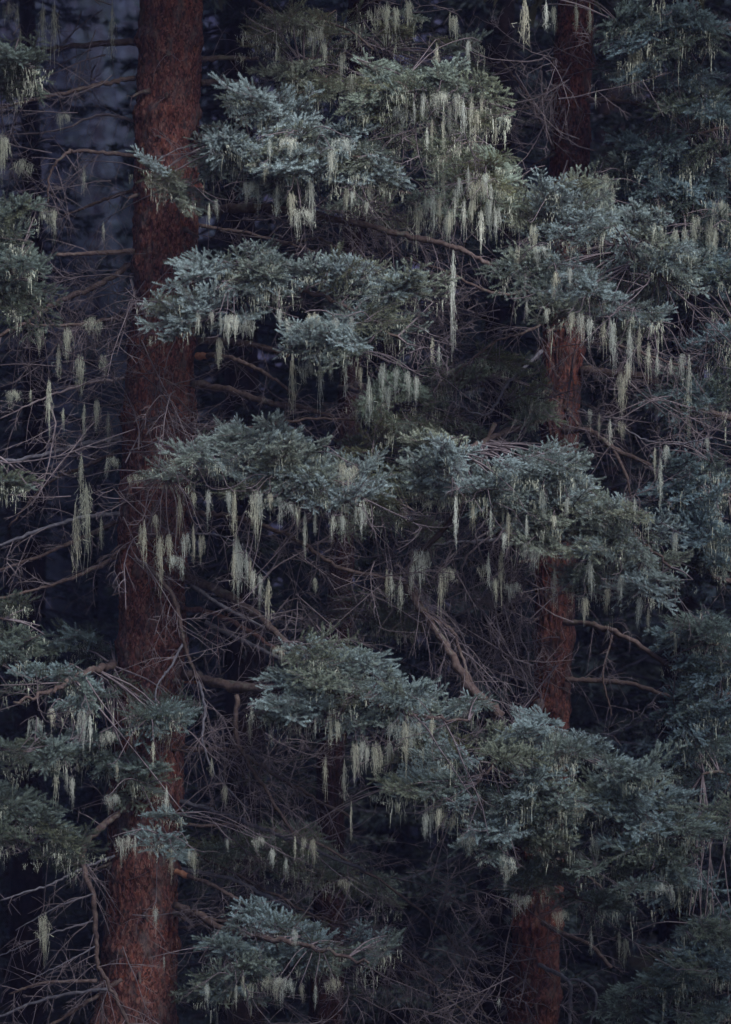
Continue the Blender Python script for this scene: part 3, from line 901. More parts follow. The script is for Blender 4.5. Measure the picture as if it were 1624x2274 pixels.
LB(TL, [(445, 132, 0.1), (500, 128, 0.2), (575, 130, 0.3)], 0.03, 0.018, 4)
LB(TL, [(446, 185, 0.1), (500, 180, 0.2), (570, 188, 0.2)], 0.034, 0.02, 5)
LB(TL, [(440, 283, -0.1), (480, 282, -0.3), (510, 290, -0.4)], 0.02, 0.014, 2)
LB(TL, [(310, 92, 0.1), (200, 100, 0.2), (90, 112, 0.4), (0, 140, 0.5)], 0.034, 0.014, 12, color=(0.7, 0.7, 0.75))
LB(TL, [(305, 172, 0.0), (215, 190, -0.2), (120, 212, -0.3), (0, 240, -0.4)], 0.026, 0.010, 12)
LB(TL, [(305, 348, -0.1), (230, 338, -0.3), (165, 336, -0.4), (135, 350, -0.5), (112, 388, -0.5), (106, 450, -0.5)], 0.022, 0.008, 12)
LB(TL, [(300, 270, 0.1), (230, 255, 0.3), (120, 290, 0.4), (0, 300, 0.5)], 0.014, 0.006, 12, mat=M_TWIG)
LB(TL, [(298, 420, 0.1), (210, 452, 0.3), (140, 480, 0.4)], 0.02, 0.008, 10)
LB(TL, [(298, 558, -0.1), (210, 562, -0.3), (124, 566, -0.4)], 0.026, 0.016, 5)
LB(TL, [(290, 588, 0.0), (210, 638, -0.1), (130, 670, -0.2), (60, 715, -0.3), (-10, 750, -0.3)], 0.03, 0.016, 12)
LB(TL, [(288, 698, -0.1), (230, 712, -0.3), (150, 722, -0.5), (60, 720, -0.6)], 0.024, 0.008, 16, grav=0.5)
LB(TL, [(275, 840, -0.1), (200, 850, -0.3), (110, 880, -0.4), (0, 930, -0.5)], 0.016, 0.006, 14, mat=M_TWIG)
LB(TL, [(270, 975, 0.0), (190, 985, -0.2), (105, 1008, -0.3), (-10, 1028, -0.4)], 0.024, 0.015, 5, mat=M_GREY)
LB(TL, [(268, 1000, 0.2), (200, 1030, 0.2), (105, 1075, 0.3), (20, 1170, 0.3)], 0.022, 0.008, 8)
LB(TL, [(266, 1140, -0.1), (180, 1150, -0.2), (75, 1182, -0.3), (-10, 1215, -0.3)], 0.022, 0.012, 8, mat=M_GREY)
LB(TL, [(262, 1158, 0.1), (140, 1215, 0.0), (-10, 1270, -0.1)], 0.024, 0.012, 10)
LB(TL, [(262, 1236, 0.0), (165, 1282, -0.2), (80, 1310, -0.2), (-10, 1330, -0.3)], 0.02, 0.010, 8)
LB(TL, [(438, 790, -0.15), (500, 792, -0.4), (555, 812, -0.5), (605, 838, -0.6), (660, 880, -0.7)], 0.028, 0.014, 4, raw=True)
LB(TL, [(428, 852, -0.15), (520, 870, -0.4), (600, 895, -0.6), (650, 900, -0.7), (740, 925, -0.8)], 0.036, 0.018, 7)
LB(TL, [(410, 1282, -0.2), (480, 1308, -0.5), (560, 1358, -0.8), (660, 1450, -1.0)], 0.044, 0.03, 10)
LB(TL, [(425, 1300, 0.2), (500, 1350, 0.3), (600, 1400, 0.4)], 0.022, 0.012, 6, mat=M_GREY)
LB(TL, [(410, 1352, -0.1), (480, 1364, -0.3), (560, 1405, -0.5), (630, 1455, -0.7)], 0.026, 0.018, 5, color=(1.3, 0.95, 0.85))
LB(TL, [(455, 1382, 0.1), (550, 1428, 0.1), (645, 1472, 0.0)], 0.024, 0.018, 4, mat=M_GREY)
LB(TL, [(408, 1508, -0.2), (520, 1518, -0.5), (600, 1530, -0.8)], 0.034, 0.024, 6, raw=True)
LB(TL, [(700, 476, -0.6), (800, 498, -0.8), (920, 528, -0.9), (1010, 548, -0.9), (1090, 590, -0.9)], 0.032, 0.02, 14, grav=0.5)
LB(TL, [(440, 470, -0.2), (560, 462, -0.4), (700, 476, -0.6)], 0.045, 0.04, 8)
LB(TL, [(300, 1240, -0.4), (350, 1278, -0.6), (385, 1330, -0.7), (403, 1390, -0.8), (412, 1440, -0.8), (440, 1512, -0.8)], 0.024, 0.014, 14)
LB(TL, [(406, 1430, -0.8), (380, 1480, -0.85), (350, 1520, -0.9), (345, 1560, -0.9)], 0.013, 0.007, 6, mat=M_GREY)
LB(TL, [(440, 1512, -0.8), (455, 1570, -0.85), (450, 1640, -0.9), (480, 1720, -0.9), (550, 1800, -0.9)], 0.014, 0.006, 20, mat=M_GREY)
LB(TL, [(525, 1543, -0.8), (526, 1638, -0.85), (550, 1690, -0.9), (595, 1763, -0.9), (650, 1850, -0.9)], 0.022, 0.014, 20, grav=0.5)
LB(TL, [(408, 1660, -0.1), (530, 1672, -0.3), (620, 1728, -0.4), (700, 1773, -0.5), (780, 1815, -0.5)], 0.024, 0.012, 14)
LB(TL, [(400, 1780, -0.1), (465, 1798, -0.2), (540, 1823, -0.3), (600, 1848, -0.4), (665, 1872, -0.4), (812, 1935, -0.4)], 0.022, 0.014, 8, mat=M_GREY)
LB(TL, [(395, 1930, 0.1), (490, 1946, 0.1), (560, 1973, 0.1), (640, 2016, 0.0)], 0.024, 0.016, 6, mat=M_GREY)
LB(TL, [(392, 1935, -0.2), (475, 1968, -0.5), (560, 2018, -0.7)], 0.022, 0.016, 6, raw=True)
LB(TL, [(385, 2028, -0.2), (460, 2040, -0.5), (540, 2058, -0.7), (600, 2090, -0.8)], 0.02, 0.012, 8)
LB(TL, [(300, 1775, -0.4), (240, 1828, -0.7), (193, 1870, -0.8), (184, 1920, -0.8), (207, 1990, -0.9), (212, 2060, -0.9), (220, 2145, -0.9), (250, 2200, -0.9), (290, 2280, -0.9)], 0.03, 0.016, 26, tl=0.42)
LB(TL, [(255, 1900, -0.3), (180, 1930, -0.5), (110, 1965, -0.6), (0, 2000, -0.7)], 0.014, 0.008, 8, mat=M_GREY)
LB(TL, [(215, 2178, -0.9), (100, 2183, -0.9), (20, 2208, -0.9)], 0.018, 0.010, 8)
LB(TL, [(245, 2195, -0.7), (115, 2215, -0.8), (-10, 2262, -0.8)], 0.018, 0.010, 8, mat=M_GREY)
LB(TL, [(270, 2175, -0.6), (200, 2222, -0.7), (120, 2272, -0.7), (60, 2300, -0.7)], 0.02, 0.012, 7)
LB(TL, [(210, 1985, -0.9), (130, 2012, -0.9), (35, 2066, -0.9)], 0.010, 0.005, 7, mat=M_GREY)
LB(TL, [(212, 2045, -0.9), (110, 2075, -0.9), (-5, 2125, -0.9)], 0.010, 0.005, 8, mat=M_GREY)
LB(TL, [(215, 2100, -0.9), (160, 2130, -0.95), (60, 2180, -1.0)], 0.008, 0.004, 7, mat=M_GREY)
LB(TL, [(560, 0, 0.2), (640, 40, 0.1), (760, 60, 0.0), (830, 110, -0.1)], 0.016, 0.008, 14)
LB(TL, [(440, 500, 0.2), (560, 520, 0.3), (700, 560, 0.3), (760, 600, 0.2)], 0.018, 0.008, 14)
LB(TL, [(560, 560, 0.0), (700, 530, -0.2), (760, 570, -0.3), (790, 640, -0.4)], 0.016, 0.008, 12)
LB(TL, [(430, 755, 0.1), (560, 765, 0.0), (640, 790, -0.1)], 0.036, 0.02, 6)
LB(TL, [(425, 945, 0.2), (560, 950, 0.4), (700, 930, 0.5), (860, 940, 0.5)], 0.02, 0.008, 16)
LB(TL, [(415, 1140, -0.1), (520, 1150, -0.3), (640, 1190, -0.5), (760, 1260, -0.6), (900, 1290, -0.6)], 0.028, 0.014, 20)
LB(TL, [(395, 1880, 0.3), (560, 1960, 0.3), (740, 2060, 0.3), (900, 2140, 0.2), (1060, 2270, 0.2)], 0.016, 0.008, 30, grav=0.35, tl=0.6)
LB(TL, [(395, 1830, 0.6), (640, 1850, 0.6), (850, 1960, 0.5), (1010, 2100, 0.4), (1090, 2280, 0.4)], 0.016, 0.008, 30, grav=0.35, tl=0.6)
LB(TL, [(395, 2060, 0.4), (640, 2030, 0.5), (860, 2090, 0.4), (1050, 2210, 0.4)], 0.014, 0.007, 30, grav=0.3, tl=0.6)
# the twiggy end that carries the two brightest lichen tassels
LB(TL, [(415, 1185, -0.9), (480, 1188, -1.1), (530, 1210, -1.2), (570, 1255, -1.2), (598, 1282, -1.2)], 0.009, 0.005, 10, mat=M_GREY)

# --- limbs of the slimmer trunk
LB(TR, [(1300, 222, 1.1), (1380, 224, 1.0), (1450, 242, 0.9), (1500, 260, 0.9)], 0.026, 0.02, 6, mat=M_LIMB)
LB(TR, [(1235, 210, 1.1), (1190, 235, 0.9), (1110, 250, 0.7), (1060, 280, 0.6)], 0.014, 0.008, 10)
LB(TR, [(1230, 330, 1.1), (1170, 210, 0.9), (1110, 130, 0.8)], 0.018, 0.010, 14)
LB(TR, [(1290, 822, 1.1), (1380, 830, 1.0), (1430, 838, 1.0), (1490, 876, 0.9), (1560, 908, 0.9), (1640, 932, 0.9)], 0.04, 0.03, 6)
LB(TR, [(1252, 957, 0.9), (1312, 957, 0.7), (1362, 995, 0.6), (1452, 1035, 0.5)], 0.03, 0.02, 8)
LB(TR, [(1362, 995, 0.6), (1392, 1060, 0.5), (1402, 1110, 0.5)], 0.018, 0.012, 4)
LB(TR, [(1252, 1384, 0.9), (1312, 1386, 0.7), (1387, 1415, 0.5), (1480, 1474, 0.4), (1540, 1500, 0.4)], 0.027, 0.02, 9, grav=0.6)
LB(TR, [(1256, 1508, 1.0), (1330, 1512, 1.0), (1400, 1518, 0.9), (1490, 1548, 0.9)], 0.027, 0.02, 7)
LB(TR, [(1287, 910, 0.6), (1360, 940, 0.2), (1437, 978, -0.1), (1510, 985, -0.3), (1582, 972, -0.4)], 0.012, 0.006, 26, mat=M_GREY, grav=0.1)
LB(TR, [(1100, 940, -0.3), (1010, 1140, -0.3), (905, 1265, -0.4), (930, 1345, -0.5), (990, 1430, -0.6), (1040, 1518, -0.7), (1115, 1592, -0.7)], 0.022, 0.046, 22, grav=0.4)
LB(TR, [(905, 1275, -0.45), (950, 1365, -0.5), (1005, 1402, -0.5), (1040, 1500, -0.6), (1100, 1600, -0.7)], 0.018, 0.014, 18, grav=0.5)
for j, (a, b, c) in enumerate((((1060, 1180), (1120, 1350), (1180, 1560)), ((1090, 1220), (1110, 1400), (1190, 1540)), ((1030, 1250), (1090, 1390), (1150, 1520)),
                               ((1120, 1250), (1160, 1420), (1200, 1560)), ((980, 1260), (1020, 1400), (1090, 1540)))):
    LB(TR, [(1190, 1120, 0.9), (*a, 0.2), (*b, -0.1), (*c, -0.1)], 0.010, 0.006, 14, grav=0.5, mat=M_TWIG)
LB(TR, [(1242, 1883, 0.9), (1282, 1923, 0.7), (1340, 1975, 0.6), (1400, 2022, 0.6)], 0.015, 0.009, 6)
LB(TR, [(1197, 2143, 0.8), (1262, 2178, 0.6), (1266, 2230, 0.6), (1264, 2290, 0.6)], 0.022, 0.014, 4, mat=M_GREY)
LB(TR, [(1262, 2176, 0.6), (1295, 2180, 0.55), (1325, 2212, 0.5), (1310, 2280, 0.5)], 0.014, 0.010, 4, mat=M_GREY)
LB(TR, [(1205, 2050, 0.9), (1255, 2075, 0.7), (1312, 2100, 0.6), (1357, 2150, 0.6)], 0.024, 0.018, 5)
LB(TR, [(1260, 1620, 0.7), (1340, 1632, 0.2), (1400, 1605, 0.0), (1465, 1540, -0.2)], 0.008, 0.005, 6, mat=M_GREY)
LB(TR, [(1360, 1410, 0.5), (1340, 1500, 0.5), (1360, 1590, 0.4)], 0.010, 0.006, 5)
LB(TR, [(1205, 720, 1.0), (1160, 740, 0.5), (1100, 760, 0.2), (1010, 830, 0.0)], 0.016, 0.008, 24, grav=0.4)
LB(TR, [(1203, 780, 1.0), (1130, 850, 0.4), (1080, 920, 0.1), (1000, 890, 0.0)], 0.018, 0.008, 24, grav=0.4, mat=M_GREY)
LB(TR, [(1210, 640, 1.0), (1100, 650, 0.7), (980, 600, 0.5), (860, 560, 0.5)], 0.018, 0.008, 22)
LB(TR, [(1295, 760, 1.0), (1380, 770, 0.6), (1470, 800, 0.3), (1530, 820, 0.1)], 0.018, 0.008, 22, grav=0.4)
LB(TR, [(1200, 1180, 1.0), (1080, 1200, 0.5), (960, 1210, 0.0), (860, 1250, -0.3)], 0.018, 0.008, 26, grav=0.3, mat=M_GREY)
LB(TE, [(1800, 1240, 0.9), (1624, 1290, 0.8), (1560, 1255, 0.8)], 0.03, 0.018, 6)
LB(TE, [(1800, 1560, 0.9), (1640, 1540, 0.8), (1480, 1560, 0.8)], 0.03, 0.012, 14)


# ------------------------------------------------------------------ dead twig tangles along the trunks (one part each)
def tangles(root, boxes, seed, Yr, color=(1, 1, 1)):
    rng = np.random.default_rng(seed)
    base = np.array(root.location)
    for (x0, x1, y0, y1, n, dx) in boxes:
        for i in range(n):
            p = P(rng.uniform(x0, x1), rng.uniform(y0, y1), rng.uniform(*Yr))
            d = np.array((dx + rng.normal(0, 0.5), rng.normal(-0.2, 0.5), rng.normal(-0.15, 0.4)))
            o = link('dead_twigs', DEAD[int(rng.integers(len(DEAD)))], root, tuple(np.array(color) * rng.uniform(0.7, 1.15)))
            o.matrix_local = frame_matrix(p - base, d, rng.random() * 6.28, rng.uniform(0.55, 1.2))


tangles(TL, ((290, 330, 540, 760, 9, -0.8), (270, 330, 760, 1000, 12, -0.6), (100, 260, 700, 900, 12, -0.3), (60, 240, 850, 1150, 6, -0.4), (290, 400, 700, 1100, 8, 0.6),
             (420, 560, 480, 560, 7, 0.6), (440, 700, 460, 560, 8, 0.6), (720, 880, 300, 520, 8, 0.5), (440, 760, 1180, 1300, 9, 0.7), (420, 700, 1250, 1500, 8, 0.6),
             (260, 420, 1080, 1260, 7, -0.3), (430, 640, 1600, 1860, 14, 0.5), (600, 1000, 1880, 2274, 24, 0.6), (100, 260, 60, 420, 8, -0.7), (240, 300, 1950, 2200, 6, 0.5)), 71, (-0.6, 0.3))
tangles(TL, ((20, 290, 20, 420, 16, -0.4), (0, 280, 420, 900, 16, -0.3), (0, 260, 900, 1350, 10, -0.3)), 75, (0.6, 3.0), (0.7, 0.7, 0.75))
tangles(TL, ((250, 330, 560, 760, 8, 0.1), (260, 400, 740, 1080, 16, 0.3), (240, 330, 1000, 1260, 7, 0.4), (560, 780, 500, 600, 8, 0.6), (620, 860, 1180, 1420, 14, 0.4)), 73, (-0.9, -0.45))
tangles(TR, ((1080, 1230, 130, 420, 12, -0.5), (1240, 1320, 560, 860, 9, 0.5), (1090, 1210, 560, 860, 10, -0.4), (950, 1150, 1180, 1500, 16, 0.2), (1300, 1500, 820, 980, 9, 0.7),
             (860, 1010, 560, 980, 14, 0.2), (830, 1010, 1130, 1290, 9, 0.3), (1040, 1200, 1900, 2250, 12, -0.5), (1300, 1480, 1080, 1300, 6, 0.5)), 72, (0.0, 0.9))


tangles(TR, ((1200, 1330, 90, 420, 16, -0.2), (1190, 1320, 700, 960, 14, 0.2), (1180, 1290, 1300, 1560, 8, -0.3), (1130, 1260, 1930, 2250, 8, 0.3)), 76, (-0.2, 0.75))
tangles(TM, ((700, 1000, 40, 330, 14, 0.3), (640, 1010, 480, 720, 26, 0.4), (600, 1020, 880, 1000, 18, 0.3), (640, 1180, 1160, 1420, 34, 0.3), (450, 1150, 1880, 2274, 46, 0.3), (900, 1180, 1330, 1560, 16, 0.2), (450, 700, 1560, 1800, 20, 0.4)), 74, (0.3, 1.8))


# short broken stubs left on the trunks
def stubs(root, at, n, seed):
    r_ = np.random.default_rng(seed)
    for i in range(n):
        z = r_.uniform(1.6, 10.2)
        cx_, Y_, rd_ = at(z)
        a = r_.uniform(-2.9, -0.25)
        p = np.array((cx_ + math.cos(a) * rd_ * 0.9, Y_ + math.sin(a) * rd_ * 0.9, z))
        d = unit(np.array((math.cos(a), math.sin(a), r_.uniform(-0.5, 0.1))))
        L_ = r_.uniform(0.06, 0.28)
        m_ = MB()
        c_ = smooth(np.stack((p, p + d * L_ * 0.5 + r_.normal(0, 0.006, 3), p + d * L_ + np.array((0, 0, -0.02)))), 6) - np.array(root.location)
        r0_ = r_.uniform(0.008, 0.020)
        tube(m_, c_, np.array((2.2, 1.25, 1.0, 0.9, 0.8, 0.6)) * r0_, 7, 0, cap=True)
        for q in range(2):
            twig(m_, r_, c_[int(r_.integers(2, 6))], d + r_.normal(0, 0.8, 3), r_.uniform(0.08, 0.3), 0.003, 1, 0.2, 1)
        link('branch_stub', m_.mesh('branch_stub', (M_LIMB, M_TWIG)), root)


stubs(TL, atL, 34, 81)
stubs(TR, atR, 26, 82)

# ------------------------------------------------------------------ beard lichen
rl = random.Random(9)
NL = [0]


SPB = np.array([q[3] + q[4] * 0.2 * q[5] for q in SP])
SPT = [q[6] for q in SP]


def hold(p):
    """The thin twig a tassel hangs from: it grows out of the nearest bough."""
    r_ = np.random.default_rng(int(abs(p[0]) * 1e4 + abs(p[2]) * 1e3))
    dd = np.linalg.norm((SPB - p) * np.array((1, 1, 1.4)), axis=1) + 0.6 * np.maximum(0, p[2] - SPB[:, 2])
    j = int(np.argmin(dd))
    root, st = SPT[j], SPB[j]
    base = np.array(root.location)
    v = p - st
    if np.linalg.norm(v) > 1.3:
        st = p - unit(v) * 0.5
        v = p - st
    h = np.array((v[0], v[1], 0))
    e = p + unit(h + 1e-4) * r_.uniform(0.05, 0.14) + np.array((0, 0, -0.02))
    c = smooth(np.stack((st, (st + p) / 2 + np.array((0, 0, 0.05)) + r_.normal(0, 0.02, 3), p + np.array((0, 0, 0.004)), e)), 9)
    m_ = MB()
    tube(m_, c - base, np.linspace(0.005, 0.002, 9), 4)
    for f in (3, 5, 7):
        twig(m_, r_, c[f] - base, unit(c[f + 1] - c[f]) + r_.normal(0, 0.8, 3), r_.uniform(0.06, 0.16), 0.002, 0)
    link('twig', m_.mesh('twig', (M_TWIG,)), root)


def lichen(px, y0, y1, Y, label, group=None, form=None, width=1.0, color=None):
    L = (1.08 if not group or 'left of' in group else 1.33) * (y1 - y0) / PPM * (24 + Y) / 24
    form = form or ('narrow' if L > 0.3 else 'full')
    o = link('beard_lichen', TASSEL[form][rl.randrange(len(TASSEL[form]))])
    o.location = P(px, y0, Y)
    wx = (L * 0.26 + 0.055) * width
    o.scale = (wx, wx, L)
    o.rotation_euler = (0, 0, rl.uniform(-0.5, 0.5) + (math.pi if rl.random() < 0.5 else 0))
    v = rl.uniform(0.65, 1.08) if group else rl.uniform(0.98, 1.15)
    c = color or rl.choice(((1, 1, 1), (1.02, 1.0, 0.96), (0.98, 0.94, 0.84), (0.86, 0.88, 0.88), (0.88, 0.82, 0.72)))
    o.color = (c[0] * v, c[1] * v, c[2] * v, 1)
    tag(o, label, 'lichen', group)
    NL[0] += 1
    hold(P(px, y0, Y))


UN = (
    (1006, 535, 800, -0.9, 'longest thin lichen strand hanging free in the dark gap between both trunks', 'narrow', 0.62),
    (1340, 698, 792, -1.2, 'broad pale lichen tassel under the middle of the bough before the slim trunk', 'narrow', 1.2),
    (1466, 1000, 1132, -0.2, 'long thin lichen strand hanging from the grey dead branch on the right', 'narrow', 1.0),
    (596, 1280, 1388, -1.25, 'thick pale lichen tassel at the tip of the drooping grey twig', 'narrow', 1.5),
    (533, 1200, 1330, -1.2, 'bushy pale lichen clump midway along the drooping grey twig', 'full', 1.0),
    (412, 1175, 1256, -1.1, 'looped lichen swag hanging in front of the thick red trunk', 'full', 1.0),
    (546, 696, 768, -1.6, 'brightest white lichen curtain under the second bough before the thick trunk', 'wide', 0.9),
    (616, 398, 492, -1.4, 'leftmost long white lichen tassel under the upper bough', 'narrow', 1.2),
    (690, 388, 512, -1.4, 'forked white lichen tassel under the middle of the upper bough', 'full', 0.9),
    (1068, 455, 562, -0.9, 'long white lichen point at the heart of the lichen-laden bough', 'narrow', 1.3),
    (1104, 450, 535, -0.9, 'pale lichen fan at the right end of the lichen-laden bough', 'full', 0.8),
    (990, 448, 545, -0.9, 'pale lichen fan at the left end of the lichen-laden bough', 'full', 0.8),
    (1165, -10, 112, -0.6, 'long lichen beard hanging from the top edge near the slim trunk', 'narrow', 1.6),
    (1213, -5, 76, -0.6, 'short lichen beard at the top edge just left of the slim trunk', 'narrow', 1.1),
    (970, 88, 172, -0.8, 'lone spindle-shaped lichen tassel high above the lichen-covered branch end', 'narrow', 1.0),
    (1040, 85, 156, -0.8, 'lichen tassel high above and right of the lone spindle one', 'full', 0.8),
    (1101, 255, 332, -1.5, 'thin lichen strand at the far tip of the upper middle branch', 'narrow', 0.8),
    (948, 275, 352, -0.6, 'dull lichen strand below the upper middle branch', 'narrow', 1.0),
    (1114, 1208, 1342, -0.6, 'long pale lichen tassel left of the slim trunk at mid height', 'narrow', 1.1),
    (1231, 1256, 1362, -0.5, 'pale lichen spike hanging in front of the slim red trunk', 'narrow', 1.2),
    (765, 1680, 1792, -1.3, 'long lichen strand left below the central lower bough', 'narrow', 1.0),
    (722, 1668, 1772, -1.3, 'leftmost lichen strand below the central lower bough', 'narrow', 0.9),
    (960, 1790, 1872, -1.2, 'flared pale lichen fan below the lowest frosted bough', 'full', 1.0),
    (780, 1772, 1872, -1.2, 'hair-thin lichen strand dangling lowest below the central bough', 'narrow', 0.5),
    (97, 2018, 2142, -0.95, 'bushy lichen clump on the dead twigs in the lower left corner', 'full', 1.0),
    (1313, 2050, 2132, -0.3, 'thin lichen strand under the small bough low on the slim trunk', 'narrow', 0.9),
    (1108, 2212, 2242, -0.2, 'small isolated lichen tuft near the bottom edge', 'narrow', 1.2),
    (170, 1110, 1288, -0.5, 'longest lichen beard left of the thick trunk at mid height', 'narrow', 1.2),
    (650, 770, 932, -1.2, 'long dull lichen strand below the gap in the second bough', 'narrow', 1.0),
    (712, 790, 912, -1.4, 'long pale lichen strand under the centre of the second bough', 'narrow', 1.0),
    (820, 830, 952, -1.4, 'dark tipped lichen strand under the right part of the second bough', 'narrow', 1.1),
)
for (x, a, b, Y, lab, f, wd) in UN:
    lichen(x, a, b, Y, lab, None, f, wd)

